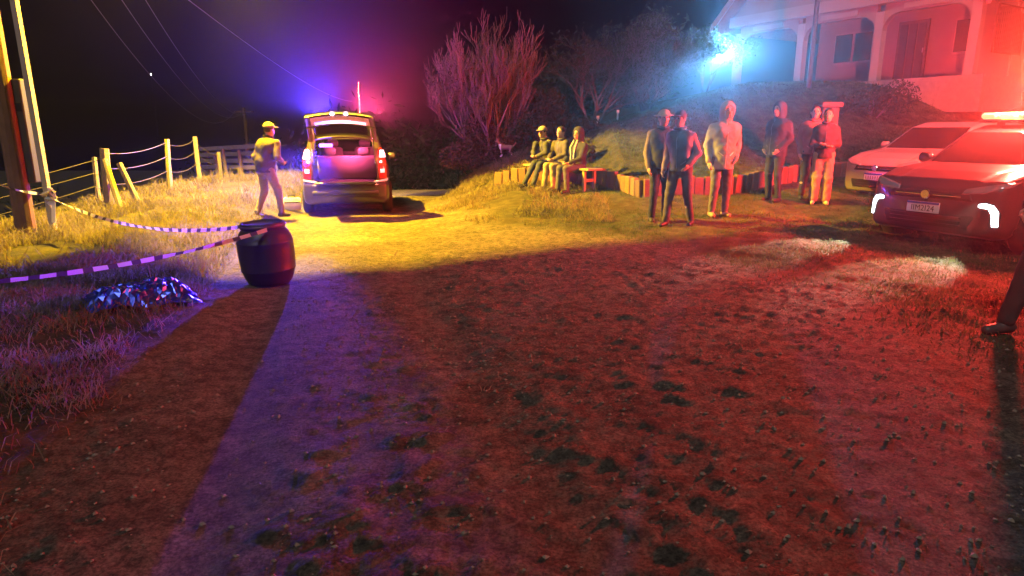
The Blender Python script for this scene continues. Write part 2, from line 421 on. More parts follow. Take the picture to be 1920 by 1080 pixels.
grass('roadside_grass', 'rough dry grass along the roadside below the bare tree', scatter(60000, -3.4, 1.8, 11, 22, lambda x, y: offroad(x, y) * (y < wall_y(x) + 5) * S(.3, .5, fbm(x * 1.4, y * 1.4, 3, 37)), 9), .05, .20, .013, dry, .8, 9)
grass('sprout_grass', 'sparse weed sprouts growing between the clods of the road', scatter(9000, -2.5, 3.5, 1.6, 9, lambda x, y: road_mask(x, y) * S(.52, .62, fbm(x * 1.2, y * 1.2, 3, 41)) * (1 - np.exp(-((x - track_x(y)) / .4) ** 2)), 10), .012, .05, .007, straw, 1.2, 10)
# pebbles
pv = []; pf = []
P = scatter(15000, -3, 4.2, 1.6, 9.5, lambda x, y: S(.1, .6, road_mask(x, y)) * .8 * (1 - .8 * np.exp(-((x - track_x(y)) / .35) ** 2)), 12)
PZ = hgt(P[:, 0], P[:, 1]) + micro(P[:, 0], P[:, 1], road_mask(P[:, 0], P[:, 1]))
octf = [(0, 2, 4), (2, 1, 4), (1, 3, 4), (3, 0, 4), (2, 0, 5), (1, 2, 5), (3, 1, 5), (0, 3, 5)]
pr = np.random.RandomState(4); s_ = .003 + .012 * pr.rand(len(P)) ** 3
pb = np.array([(1, 0, 0), (-1, 0, 0), (0, 1, 0), (0, -1, 0), (0, 0, .7), (0, 0, -.7)])
PV = pb[None] * s_[:, None, None] * (.6 + .8 * pr.rand(len(P), 6, 1)) + np.stack([P[:, 0], P[:, 1], PZ + s_ * .3], 1)[:, None]
PT = (np.arange(len(P))[:, None, None] * 6 + np.array(octf)[None]).reshape(-1, 3)
tag(np_obj('pebbles', PV.reshape(-1, 3), PT, mat('pebble', (.22, .17, .13), .85, var=.5, scale=30), None, False), 'loose pebbles and crumbs strewn over the dirt road', 'gravel', kind='stuff')

# ------------------------------------------------------------------ LOW EDGING WALL of upright blocks
wall = thing('edging_wall', 'low edging wall of upright reddish blocks beside the bench', 'wall', on(1.9, 15))
brk = [mat('clay_block_%d' % i, c, .85, var=.3, scale=20, bump=.4) for i, c in enumerate([(.19, .095, .055), (.16, .085, .05), (.22, .12, .07), (.13, .075, .05)])]
wl = [(-.4, 15.9), (1.9, 15.0), (2.6, 13.1), (4.4, 13.2), (7.0, 15.3), (9.5, 15.85)]
bmesh_cache = []
for i in range(8):
    mb = MB().box((0, 0, .04), (.172 + .012 * (i % 3), .10, .62), None, .012); o = mb.build('block', brk[i % 4], None); bmesh_cache.append(o.data); bpy.data.objects.remove(o)
for (a, c) in zip(wl[:-1], wl[1:]):
    a = Vector((*a, 0)); c = Vector((*c, 0)); L = (c - a).length; nb = int(L / .195); ang = math.atan2(c.y - a.y, c.x - a.x)
    for k in range(nb):
        p = a.lerp(c, (k + .5) / nb); o = bpy.data.objects.new('block', bmesh_cache[random.randrange(8)]); link(o, wall)
        nrm = Vector((math.sin(ang), -math.cos(ang)))
        q = Vector((p.x, p.y)) + nrm * (.03 + random.uniform(-.012, .012))
        o.location = Vector((q.x, q.y, float(hgt(q.x + nrm.x * .15, q.y + nrm.y * .15)) + random.uniform(-.02, .035))) - Vector(wall.location)
        o.rotation_euler = (random.uniform(-.05, .05), random.uniform(-.04, .04), ang + random.uniform(-.04, .04))

# ------------------------------------------------------------------ HOUSE with porch
C0 = Vector((13.3, 20.0, 0)); HU = Vector((-.517, .856, 0)); HV = Vector((.856, .517, 0)); HZ = 3.18
house = thing('house', 'pale house with an arched porch under a steep gable on the rise', 'house', (C0.x, C0.y, HZ))
def hp(u, v, z): return HU * u + HV * v + Vector((0, 0, z))
plaster = mat('cream_plaster', (.32, .29, .26), .85, var=.10, scale=2.5, bump=.15)
plaster2 = mat('pale_plaster', (.38, .355, .32), .85, var=.08, scale=2.5, bump=.15)
timber = mat('brown_timber', (.16, .075, .045), .6, var=.3, scale=9)
dark_glass = mat('dark_window_glass', (.02, .025, .03), .06, var=.1)
tile = mat('roof_tile', (.30, .13, .08), .8, var=.3, scale=12)
def hprism(poly, v0, v1, name, m, par=house): return MB().prism(poly, v0, v1, lambda a, b, d: hp(a, b, d) if False else hp(a, d, b)).build(name, m, par)
cols = [0.0, 2.83, 5.66, 8.5]; ZB = 2.12
for u in cols:
    hprism([(u - .13, -.9), (u + .13, -.9), (u + .13, ZB + .02), (u - .13, ZB + .02)], -.13, .13, 'column', plaster2)
# beam made of arch pieces between columns
for a, c in zip(cols[:-1], cols[1:]):
    poly = [(a + .13, ZB - .55)] + [(a + .13 + .5 * (1 - math.cos(t * math.pi / 2 / 6)), ZB - .55 + .5 * math.sin(t * math.pi / 2 / 6)) for t in range(1, 7)]
    poly += [(c - .13 - .5 * (1 - math.cos(t * math.pi / 2 / 6)), ZB - .55 + .5 * math.sin(t * math.pi / 2 / 6)) for t in range(6, 0, -1)] + [(c - .13, ZB - .55), (c - .13, ZB + .25), (a + .13, ZB + .25)]
    hprism(poly, -.10, .10, 'arch', plaster)
    hprism([(a + .75, ZB + .02), (c - .75, ZB + .02), (c - .75, ZB + .17), (a + .75, ZB + .17)], -.16, -.103, 'moulding', plaster2)
hprism([(-.35, ZB + .255), (8.85, ZB + .255), (8.85, ZB + .62), (-.35, ZB + .62)], -.22, .2, 'beam', plaster2)
hprism([(-.3, ZB + .625), (8.8, ZB + .625), (4.25, ZB + 5.1)], -.06, .10, 'gable_wall', plaster)
for sgn, u0 in ((-1, -1.0), (1, 9.5)):
    u1 = 4.25; z0 = ZB + .15; z1 = ZB + 5.4
    mb = MB(); mb.prism([(u0, z0), (u1, z1), (u1, z1 + .16), (u0, z0 + .16)], -.55, 9.0, lambda a, b_, d: hp(a, d, b_)); rf = mb.build('roof', tile, house)
    mb = MB(); mb.prism([(u0, z0 - .10), (u1, z1 - .10), (u1, z1 + .20), (u0, z0 + .20)], -.60, -.553, lambda a, b_, d: hp(a, d, b_)); mb.build('bargeboard', plaster2, house)
hprism([(-.15, -1.0), (6.4, -1.0), (6.4, 2.75), (-.15, 2.75)], 2.0, 2.2, 'wall', plaster)
MB().prism([(2.2, -1.0), (9, -1.0), (9, 3.0), (2.2, 3.0)], 6.4, 6.2, lambda a, b_, d: hp(d, a, b_)).build('wall', plaster, house)
hprism([(-.6, -1.0), (9.2, -1.0), (9.2, .02), (-.6, .02)], -.5, 1.99, 'porch_floor', mat('porch_concrete', (.34, .30, .27), .8, bump=.2))
hprism([(-.15, 2.76), (9.0, 2.76), (9.0, 2.82), (-.15, 2.82)], .12, 2.2, 'porch_ceiling', plaster2)
MB().prism([(.14, -1.0), (9, -1.0), (9, 2.85), (.14, 2.85)], -.1, .1, lambda a, b_, d: hp(d, a, b_)).build('wall', plaster, house)
# door with panels and transom
dr = hprism([(2.35, .03), (3.35, .03), (3.35, 2.05), (2.35, 2.05)], 1.93, 1.995, 'door', timber)
for k in range(3): hprism([(2.43 + k * .30, .15), (2.67 + k * .30, .15), (2.67 + k * .30, 1.95), (2.43 + k * .30, 1.95)], 1.915, 1.928, 'panel', mat('dark_timber', (.10, .05, .03), .5), dr)
MB().tube([hp(2.45, 1.90, 1.0), hp(2.45, 1.90, 1.15)], .015).build('handle', mat('steel', (.5, .5, .5), .35, 1), dr)
for (u, w_) in ((.45, 1.1), (4.2, 1.5)):
    wd = hprism([(u, .85), (u + w_, .85), (u + w_, 1.95), (u, 1.95)], 1.955, 1.99, 'window', plaster2)
    hw_ = w_ / 2
    for k in range(2): hprism([(u + .06 + k * hw_, .92), (u + hw_ - .04 + k * hw_, .92), (u + hw_ - .04 + k * hw_, 1.88), (u + .06 + k * hw_, 1.88)], 1.945, 1.953, 'pane', dark_glass, wd)
# slatted shutters on the wall facing the road
for v0 in (.8, 3.4):
    wd = MB().prism([(v0, .7), (v0 + 1.7, .7), (v0 + 1.7, 2.05), (v0, 2.05)], -.16, -.104, lambda a, b_, d: hp(d, a, b_)).build('window', timber, house)
    for k in range(14):
        a0 = v0 + .06 + k * .115
        MB().prism([(a0, .76), (a0 + .075, .76), (a0 + .075, 1.99), (a0, 1.99)], -.185, -.163, lambda a, b_, d: hp(d, a, b_)).build('slat', timber, wd)
MB().lathe([(.05, 0), (.07, .05), (.06, .14), (.02, .17)], 10, hp(-.22, -.02, 1.95)).build('wall_lantern', mat('lantern_glass', (.7, .7, .68), .3), house)
# floodlight at the left eave
fl_p = Vector((C0.x, C0.y, HZ)) + hp(8.85, -.62, 1.30)
flood = thing('floodlight', 'glaring blue white floodlight under the left eave of the house', 'floodlight', fl_p)
aimv = (Vector((1.5, 9, 0)) - fl_p).normalized(); Mf = aimv.to_track_quat('-Y', 'Z').to_matrix()
MB().box((0, 0, 0), (.34, .08, .26), Mf, .02).build('housing', mat('grey_casting', (.3, .3, .32), .5, .6), flood)
MB().box(aimv * .052, (.28, .02, .20), Mf, .005).build('lens', mat('flood_glow', (.9, .95, 1), .4, emit=(.45, .78, 1.0), estr=60), flood)
MB().tube([-aimv * .04, -aimv * .04 + Vector((0, 0, .32)), -aimv * .25 + Vector((0, 0, .40))], .018).build('bracket', MATS['grey_casting'], flood)
lamp('SPOT', 'floodlight_lamp', aimv * .12, FLOOD, flood, .08, aim=Vector((.5, 2, 5.5)) - fl_p, angle=R(27), blend=.9)
lamp('SPOT', 'floodlight_spill', aimv * .10, FLOOD, flood, .08, aim=aimv * 5, angle=R(150), blend=.6, mult=.011)
# service pole in front of the house
sp_ = on(9.1, 21); pole = thing('service_pole', 'slim dark pole standing in front of the gable', 'pole', sp_)
MB().tube([(0, 0, -.3), (0, 0, 6.6)], [.075, .06], 10).build('shaft', mat('dark_steel', (.09, .085, .09), .55, .3), pole)
MB().box((0, 0, 6.2), (.9, .08, .08), None, .01).build('crossarm', MATS['dark_steel'], pole)

# ------------------------------------------------------------------ PLANTS
bark = mat('grey_bark', (.20, .155, .12), .9, var=.35, scale=14, bump=.5)
bark2 = mat('dark_bark', (.13, .11, .10), .9, var=.35, scale=14, bump=.5)
def leaf_cloud(centres, n, size, seed, flat=.6):
    rs = np.random.RandomState(seed); c = np.array(centres); k = rs.randint(len(c), size=n)
    q = rs.randn(n, 3); q /= np.linalg.norm(q, axis=1)[:, None]; q *= (rs.rand(n) ** .45)[:, None]
    P_ = c[k, :3] + q * c[k, 3:6]
    a = rs.randn(n, 3); a /= np.linalg.norm(a, axis=1)[:, None]; b_ = np.cross(a, rs.randn(n, 3)); b_ /= np.linalg.norm(b_, axis=1)[:, None]
    s = size * (.5 + rs.rand(n))[:, None]
    V = np.stack([P_ - a * s, P_ + b_ * s * flat * .5, P_ + a * s, P_ - b_ * s * flat * .5], 1)
    return V.reshape(-1, 3), np.arange(n * 4).reshape(n, 4)
def grow(mb, p, d, L, r, depth, rs, up=.25, spread=.5, tips=None, kids=(2, 3), bend=.25):
    pts = [Vector(p)]; rad = [r]; seg = 4; q = Vector(p); dd = Vector(d).normalized()
    for i in range(seg):
        dd = (dd + Vector((rs.uniform(-1, 1), rs.uniform(-1, 1), rs.uniform(-.6, 1))) * bend * .4 + Vector((0, 0, up * .2))).normalized()
        q = q + dd * (L / seg); pts.append(q.copy()); rad.append(r * (1 - .45 * (i + 1) / seg))
    rad = [max(q_, .0065) for q_ in rad]; mb.tube(pts, rad, 5 if r > .02 else 3, cap=False)
    if tips is not None and depth <= 1: tips.append(q.copy())
    if depth <= 0: return
    for k in range(rs.randint(*kids)):
        i = rs.randint(1, seg) if k else seg
        ax = dd.orthogonal().normalized(); ax.rotate(Matrix.Rotation(rs.uniform(0, 6.28), 3, dd))
        nd = (dd + ax * spread * rs.uniform(.5, 1.2)).normalized()
        grow(mb, pts[i], nd, L * rs.uniform(.62, .85), rad[i] * .72, depth - 1, rs, up, spread, tips, kids, bend)
def tree(name, label, base, stems, m, leafm=None, nleaf=0, lsize=.06, seed=1, group=None, depth=5, L=1.2, r=.06, spread=.45, up=.3, lr=.4, leafz=None, kids=(2, 3)):
    rs = random.Random(seed); t = thing(name, label, 'tree', base, 0, group)
    tk = MB(); cr = MB(); tips = []
    for d in stems:
        d = Vector(d).normalized(); pts = [Vector((d.x * .06, d.y * .06, -.15))]; q = pts[0].copy()
        for i in range(4):
            q = q + (d + Vector((rs.uniform(-.1, .1), rs.uniform(-.1, .1), 0))) * L * .27; pts.append(q.copy())
        tk.tube(pts, [r * 1.2, r, r * .9, r * .82, r * .75], 8)
        for i in (2, 3, 4):
            ax = d.orthogonal().normalized(); ax.rotate(Matrix.Rotation(rs.uniform(0, 6.28), 3, d))
            for k in range(2 if i == 4 else 1):
                grow(cr, pts[i], (d + ax * spread * (1 - 2 * k) * .8).normalized(), L * rs.uniform(.7, .95), r * .6, depth - 1, rs, up, spread, tips, kids)
    tk.build('trunk', m, t, True); cr.build('crown', m, t, True)
    if nleaf:
        cs = [(q.x, q.y, q.z, lr, lr, lr * .8) for q in tips if (leafz is None or q.z < leafz)] or [(0, 0, 1, lr, lr, lr)]
        V, Q = leaf_cloud(cs, nleaf, lsize, seed); np_obj('foliage', V, Q, leafm, t, False)
    return t
def bush(name, label, base, lobes, n, size, m, seed, group=None):
    t = thing(name, label, 'bush', base, 0, group); rs = random.Random(seed); st = MB()
    for l in lobes:
        for k in range(3): st.tube([(l[0] * .2, l[1] * .2, -.1), (l[0] * .7 + rs.uniform(-.1, .1), l[1] * .7, l[2] * .6), (l[0] + rs.uniform(-.2, .2), l[1] + rs.uniform(-.2, .2), l[2] + l[5] * .6)], [.02, .014, .005], 4)
    st.build('stem', bark2, t); V, Q = leaf_cloud(lobes, n, size, seed); V[:, 2] = np.maximum(V[:, 2], .01); np_obj('foliage', V, Q, m, t, False); return t
leaf_a = grass_mat('olive_leaves', (.035, .045, .018), (.13, .14, .055), 5); leaf_b = grass_mat('brown_leaves', (.06, .04, .025), (.17, .11, .06), 5); leaf_c = grass_mat('dark_leaves', (.03, .045, .025), (.09, .11, .06), 5)
tb = on(-.50, 19.0)
rt = random.Random(3)
stems = [(-.80, 0, .8), (-.42, .2, 1), (-.22, -.2, 1), (-.02, .15, 1), (.10, -.1, 1), (.30, .1, 1)]
tree('bare_tree', 'tall bare tree fanning out its leafless branches above the roadside brush', tb, stems, bark, leaf_b, 3000, .045, 5, depth=6, L=.98, r=.05, spread=.50, up=.52, lr=.22, leafz=2.6, kids=(2, 4))
bush('roadside_bush', 'tangle of brown brush at the foot of the bare tree', on(-.9, 18.9), [(-.5, 0, .3, .7, .5, .5), (.3, 0, .5, .8, .5, .7), (1.0, .3, .5, .7, .5, .6), (.2, .4, 1.2, .6, .4, .7), (-.1, .2, .9, .6, .4, .6)], 7500, .055, leaf_b, 4)
bush('dark_shrub', 'low dark leafy shrub right of the bare tree', on(.75, 18.9), [(0, 0, .5, .9, .6, .6), (.8, .2, .4, .8, .5, .5), (.2, .3, 1.1, .6, .5, .5), (1.4, .3, .35, .6, .4, .4)], 5200, .06, leaf_c, 6)
tree('garden_tree', 'scraggly bare tree at the left of the lawn top', on(2.7, 23), [(-.3, 0, 1), (.15, .1, 1), (.5, 0, .9)], bark2, leaf_c, 2600, .06, 9, 'garden trees behind the lawn', depth=5, L=1.0, r=.06, spread=.6, up=.1, lr=.35)
tree('garden_tree', 'bushier bare tree on the lawn below the floodlight', on(4.6, 23.5), [(-.4, 0, 1), (.1, .1, 1), (.5, 0, .9), (-.1, .1, 1)], bark2, leaf_c, 5200, .06, 12, 'garden trees behind the lawn', depth=5, L=.95, r=.06, spread=.65, up=.1, lr=.4)
tree('garden_tree', 'hazy small tree nearest the house eave', on(6.9, 24.5), [(-.3, 0, 1), (.3, .1, 1)], bark2, leaf_c, 3000, .06, 15, 'garden trees behind the lawn', depth=4, L=.75, r=.05, spread=.6, up=.1, lr=.4)
bush('porch_shrub', 'dark rounded shrub in front of the porch', on(10.2, 19.3), [(0, 0, .4, .7, .5, .5), (.6, -.2, .5, .6, .5, .5), (-.7, .2, .25, .5, .4, .35)], 4200, .05, leaf_c, 21)
bush('lawn_tuft', 'spiky pale ornamental tuft just behind the bench', on(1.75, 16.4), [(0, 0, .25, .28, .25, .35)], 700, .09, leaf_a, 23)
rw = np.random.RandomState(8); cw = []
for k in range(90):
    x_ = -75 + 90 * rw.rand(); y_ = 46 + 30 * rw.rand(); h_ = 4 + 5 * rw.rand(); cw.append((x_, y_, float(hgt(x_, y_)) + h_ * .5, 3 + 2 * rw.rand(), 2.5, h_ * .55))
V, Q = leaf_cloud(cw, 30000, .30, 77); tag(np_obj('far_wood', V, Q, leaf_c, None, False), 'dark wood across the valley behind the fence', 'wood', kind='stuff')
# gate pillar beside the porch shrub
gp = thing('gate_pillar', 'dark square pillar behind the pair with folded arms', 'pillar', on(6.6, 14.2))
MB().box((0, 0, .75), (.34, .34, 1.7), None, .02).build('shaft', mat('dark_concrete', (.12, .10, .10), .85, bump=.3), gp)
MB().box((0, 0, 1.66), (.44, .44, .10), None, .02).build('cap', MATS['dark_concrete'], gp)
# two short white stakes on the lawn
for (px, py, lb) in ((1120, 248, 'left of two short white stakes on the lawn top'), (1157, 244, 'right of two short white stakes on the lawn top')):
    q = PD(px, py, 21.5); q = on(q.x, 21.5)
    st = thing('white_stake', lb, 'stake', q, 0, 'white stakes on the lawn')
    MB().box((0, 0, .12), (.05, .05, .42), None, .01).build('stake', mat('white_paint', (.75, .74, .7), .6), st); MB().box((0, -.034, .28), (.09, .012, .10), None, .004).build('tag_plate', MATS['white_paint'], st)

# ------------------------------------------------------------------ DOG
def dog():
    p = G(948, 294); t = thing('dog', 'small brown dog with white chest standing under the bare tree', 'dog', p, R(75))
    t.scale = (.85, .85, .85); fur = mat('brown_fur', (.22, .13, .08), .9, var=.3, scale=25); wh = mat('white_fur', (.75, .70, .62), .9, var=.1)
    # faces local +y
    b_ = Blob((-.16, -.45, -.03), (.16, .42, .58), .012)
    b_.cone((0, -.2, .30), (0, .12, .30), .075, .092, .03).cone((0, .12, .29), (0, .16, .34), .085, .07)
    b_.cone((0, .16, .36), (0, .25, .46), .055, .045); b_.ell((0, .27, .48), (.05, .06, .052)); b_.cone((0, .30, .47), (0, .37, .455), .034, .024, .02)
    for s_i in (-1, 1):
        b_.cone((.035 * s_i, .25, .52), (.05 * s_i, .24, .565), .018, .008, .015)
        b_.cone((.055 * s_i, .13, .27), (.055 * s_i, .12, .14), .036, .022).cone((.055 * s_i, .12, .14), (.055 * s_i, .13, .015), .02, .016).cone((.055 * s_i, .13, .012), (.055 * s_i, .165, .012), .018, .014)
        b_.cone((.055 * s_i, -.2, .27), (.06 * s_i, -.16, .17), .055, .032).cone((.06 * s_i, -.16, .17), (.06 * s_i, -.235, .10), .028, .018).cone((.06 * s_i, -.235, .10), (.06 * s_i, -.22, .015), .018, .016).cone((.06 * s_i, -.22, .012), (.06 * s_i, -.18, .012), .018, .014)
    b_.cone((0, -.26, .34), (0, -.34, .42), .022, .016).cone((0, -.34, .42), (0, -.33, .50), .016, .008)
    o = b_.build('body', fur, t); o.data.materials.append(wh)
    co = np.empty(len(o.data.vertices) * 3); o.data.vertices.foreach_get('co', co); co = co.reshape(-1, 3)
    for pl in o.data.polygons:
        c = pl.center
        if (c.y > .13 and c.z < .40 and c.z > .12) or c.z < .07: pl.material_index = 1
dog()

# ------------------------------------------------------------------ FENCE on the bank
fpost = mat('fence_post_wood', (.21, .17, .12), .85, var=.35, scale=15, bump=.4)
wire_m = mat('rusty_wire', (.30, .26, .24), .5, .6)
fence = thing('wire_fence', 'barbed wire fence with wooden posts along the bank', 'fence', on(-7.5, 12.5))
FO = Vector(fence.location)
fp = [(-12.5, 9.2, 1.05, .06), (-8.1, 12.9, .95, .05), (-7.6, 12.4, 1.12, .085), (-7.45, 14.4, 1.15, .06), (-8.0, 17.0, 1.15, .06), (-8.75, 20, 1.15, .06), (-9.9, 24, 1.2, .06), (-11.2, 28, 1.2, .06)]
tops = []
for i, (x, y, h_, r_) in enumerate(fp):
    q = on(x, y) - FO; lx = random.uniform(-.05, .05)
    MB().tube([q + Vector((0, 0, -.3)), q + Vector((lx * .5, 0, h_ * .5)), q + Vector((lx, .02, h_))], [r_ * 1.05, r_, r_ * .95], 7).build('post', fpost, fence)
    tops.append((q, h_, lx))
q = on(-7.25, 12.1) - FO
MB().tube([q + Vector((.12, -.1, -.1)), q + Vector((-.28, .25, .92))], [.06, .05], 7).build('brace', fpost, fence)
MB().tube([q + Vector((.34, .2, -.1)), q + Vector((-.05, .3, .85))], [.055, .05], 7).build('brace', fpost, fence)
seqs = [0, 1, 2, 3, 4, 5, 6, 7]
for fr in (.93, .68, .42):
    for a, c in zip(seqs[:-1], seqs[1:]):
        A = tops[a][0] + Vector((tops[a][2] * fr, -.06, tops[a][1] * fr)); B = tops[c][0] + Vector((tops[c][2] * fr, -.06, tops[c][1] * fr))
        sag = .05 + .02 * (B - A).length * random.uniform(.6, 1.2); pts = []
        for k in range(13):
            t_ = k / 12; pts.append(A.lerp(B, t_) - Vector((0, 0, 4 * sag * t_ * (1 - t_))))
        mb = MB().tube(pts, .005, 4)
        for k in range(int((B - A).length / .22)):
            t_ = (k + .5) / max(1, int((B - A).length / .22)); p_ = A.lerp(B, t_) - Vector((0, 0, 4 * sag * t_ * (1 - t_)))
            mb.tube([p_ + Vector((-.012, 0, -.014)), p_ + Vector((.012, 0, .014))], .0035, 3)
        mb.build('wire', wire_m, fence)
# plank corral farther down the road
cor = thing('plank_corral', 'weathered plank corral behind the wire fence far down the road', 'corral', on(-9.6, 25)); CO = Vector(cor.location)
pl_m = mat('weathered_plank', (.26, .22, .19), .85, var=.35, scale=10, bump=.3)
def gpt(px, py, Y): return PD(px, py, Y) - CO
for (px, pt, Y) in ((388, 281, 26), (402, 289, 25), (417, 279, 24), (447, 281, 24.5), (461, 269, 25.5), (479, 283, 25)):
    a = PD(px, pt, Y); zb = float(hgt(a.x, a.y)); MB().tube([Vector((a.x + .12, a.y, zb - .2)) - CO, a - CO], [.07, .06], 6).build('post', fpost, cor)
for (y0, y1) in ((280, 272), (291, 286), (302, 301), (313, 314)):
    A = gpt(372, y0, 26.2); B = gpt(520, y1, 23.6); dv = B - A; Mr = dv.to_track_quat('X', 'Z').to_matrix()
    MB().box((A + B) / 2, (dv.length, .04, .15), Mr, .006).build('rail', pl_m, cor)

# ------------------------------------------------------------------ POLES, LAMP AND WIRES
up_ = on(-7.42, 9.95); upole = thing('utility_pole', 'dark wooden utility pole at the left edge with a meter box', 'pole', up_)
MB().tube([(0, 0, -.4), (.02, 0, 3), (0, 0, 8.4)], [.14, .12, .095], 12).build('shaft', mat('creosote_wood', (.14, .075, .05), .8, var=.4, scale=7, bump=.4), upole)
MB().box((0, 0, 7.9), (1.5, .1, .1), None, .01).build('crossarm', MATS['creosote_wood'], upole)
bxo = MB().box((.19, .10, 1.55), (.13, .16, 1.5), None, .015).build('meter_box', mat('dark_green_box', (.03, .032, .028), .7), upole)
MB().box((.19, .016, 1.9), (.08, .012, .12), None, .004).build('window', dark_glass, bxo)
pb_ = on(-6.95, 9.85); ppost = thing('pale_post', 'slim pale square post leaning beside the dark wooden pole', 'post', pb_)
MB().tube([(0.03, 0, -.4), (-.01, 0, 4), (-.05, 0, 7.2)], .055, 4).build('shaft', mat('pale_concrete', (.38, .32, .27), .8, var=.15, scale=6, bump=.2), ppost)
# street lamp on an arm; its unseen hood and blockers are added to cut the light
LP = Vector((-5.1, 13.3, 5.4))
sl = thing('street_lamp', 'amber street lamp on a long arm above the road edge', 'street lamp', LP)
armp = [Vector((-7.42, 9.95, 5.2)) - LP, Vector((-6.8, 10.9, 5.6)) - LP, Vector((-5.8, 12.3, 5.72)) - LP, Vector((0, 0, .16))]
MB().tube(armp, .03, 8).build('arm', mat('galvanised', (.42, .42, .42), .45, .7), sl)
MB().box((0, 0, .16), (.62, .46, .08), Matrix.Rotation(.7, 3, 'Z'), .02).build('head', MATS['grey_casting'], sl)
MB().lathe([(.56, -.23), (.57, -.23), (.57, .12), (.05, .15), (.05, .145), (.56, .11), (.56, -.23)], 28, cap=False).build('hood', MATS['grey_casting'], sl)
MB().lathe([(.03, 0), (.05, .03), (.05, .08), (.02, .10)], 12, (0, 0, .03)).build('bulb_holder', MATS['grey_casting'], sl)
edge = [(-5.75, 9.0), (-3.6, 7.45), (-2.5, 7.65), (.66, 9.0), (2.5, 9.25), (5.5, 9.9), (12, 12)]
E = [(Vector((x, y, float(hgt(x, y)))) - LP) * .055 for (x, y) in edge]
mb = MB()
for p_ in E: mb.v.append(p_); mb.v.append(Vector((p_.x, p_.y, .14)))
for p_ in E: mb.v.append(p_ * 1.015); mb.v.append(Vector((p_.x * 1.015, p_.y * 1.015, .14)))
nE = len(E)
for k in range(nE - 1):
    mb.f.append((2 * k, 2 * k + 2, 2 * k + 3, 2 * k + 1)); o_ = 2 * nE; mb.f.append((o_ + 2 * k, o_ + 2 * k + 1, o_ + 2 * k + 3, o_ + 2 * k + 2)); mb.f.append((2 * k, o_ + 2 * k, o_ + 2 * k + 2, 2 * k + 2))
mb.build('light_blocker', mat('black_sheet', (.02, .02, .02), .8), sl)  # unseen plates shaped to cut the amber light along the near ground edge
mb = MB()
for rr_ in (.555, .562):
    for k in range(9):
        a_ = R(14 + 44 * k / 8); mb.v += [Vector((rr_ * math.sin(a_), rr_ * math.cos(a_), -.22)), Vector((rr_ * math.sin(a_), rr_ * math.cos(a_), -.46))]
for k in range(8):
    mb.f += [(2 * k, 2 * k + 2, 2 * k + 3, 2 * k + 1), (18 + 2 * k, 18 + 2 * k + 1, 18 + 2 * k + 3, 18 + 2 * k + 2)]
mb.build('tree_light_blocker', MATS['black_sheet'], sl)  # unseen plate added to keep amber light off the bare tree
lamp('POINT', 'street_lamp_bulb', (0, 0, 0), AMBER, sl, .018)
lamp('SPOT', 'road_hot_spot', (.02, 0, -.01), HOT, sl, .02, aim=Vector((-2.75, 10.35, 0)) - LP, angle=R(15), blend=1.0, mult=6.5)  # extra narrow spot added for the bright pool on the road
# far pole and the overhead lines
fpz = on(-19.5, 50); fpole = thing('far_pole', 'distant leaning pole rising behind the officer', 'pole', fpz)
MB().tube([(0, 0, -.5), (-.25, 0, 3.28 - fpz.z)], [.16, .12], 8).build('shaft', MATS['creosote_wood'], fpole)
MB().box((-.24, 0, 3.0 - fpz.z), (1.4, .1, .1), None, .01).build('crossarm', MATS['creosote_wood'], fpole)
line_m = mat('aluminium_line', (.42, .42, .44), .4, .5)
def wire(name, label, A, B, sag, r, grp):
    pts = []
    for k in range(41):
        t_ = k / 40; pts.append(A.lerp(B, t_) - Vector((0, 0, 4 * sag * t_ * (1 - t_))) - A)
    t = MB().tube(pts, r, 5).build(name, line_m); t.location = A; return tag(t, label, 'cable', grp)
for off, sg, lb in ((-.6, 3.0, 'lowest of three sagging overhead lines at upper left'), (0.05, 2.6, 'middle of three sagging overhead lines at upper left'), (.6, 2.35, 'highest of three sagging overhead lines at upper left')):
    wire('overhead_line', lb, Vector((-7.9 + off, 9.9, float(up_.z) + 7.98)), Vector((-19.75 + off, 50, 3.1)), sg, .012, 'overhead lines')
wire('service_line', 'faint single overhead line crossing above the open car', PD(250, -80, 14), PD(660, 190, 60), .6, .012, None)
# far lit window lamp across the valley
fl = thing('far_lamp', 'tiny white lamp shining far across the valley', 'lamp', PD(283, 140, 120))
MB().lathe([(.03, -.2), (.085, -.1), (.085, .1), (.03, .2)], 10).build('globe', mat('far_lamp_glow', (.9, .9, .9), .5, emit=(.9, .95, 1), estr=9), fl)
fpl = PD(283, 140, 120); hz_ = float(hgt(fpl.x, fpl.y))
MB().tube([(0, 0, hz_ - fpl.z - .5), (0, 0, -.3)], .035, 5).build('mast', MATS['dark_steel'], fl)

# ------------------------------------------------------------------ BARREL, TAPE, FOIL
bp_ = G(508, 528); barrel = thing('barrel', 'dark plastic barrel standing at the road edge with tape tied round it', 'barrel', bp_)
bpl = mat('dark_blue_plastic', (.035, .025, .028), .45, var=.2, scale=5, bump=.08, bscale=15)
Mt = Matrix.Diagonal((1, 1, .9)) @ Matrix.Rotation(R(-2.5), 3, 'Y') @ Matrix.Rotation(R(1.5), 3, 'X')
prof = [(.20, -.02), (.235, .015), (.262, .08), (.283, .16), (.291, .165), (.293, .175), (.289, .19), (.298, .30), (.300, .42), (.296, .50), (.300, .508), (.300, .52), (.292, .53), (.282, .575), (.262, .625), (.236, .665), (.228, .675)]
MB().lathe(prof, 40, (0, 0, 0), Mt).build('body', bpl, barrel, True)
MB().lathe([(.222, .668), (.232, .672), (.236, .70), (.236, .735), (.230, .748), (.215, .75), (.205, .745), (.20, .735), (.05, .735)], 40, (0, 0, 0), Mt).build('lid', bpl, barrel, True)
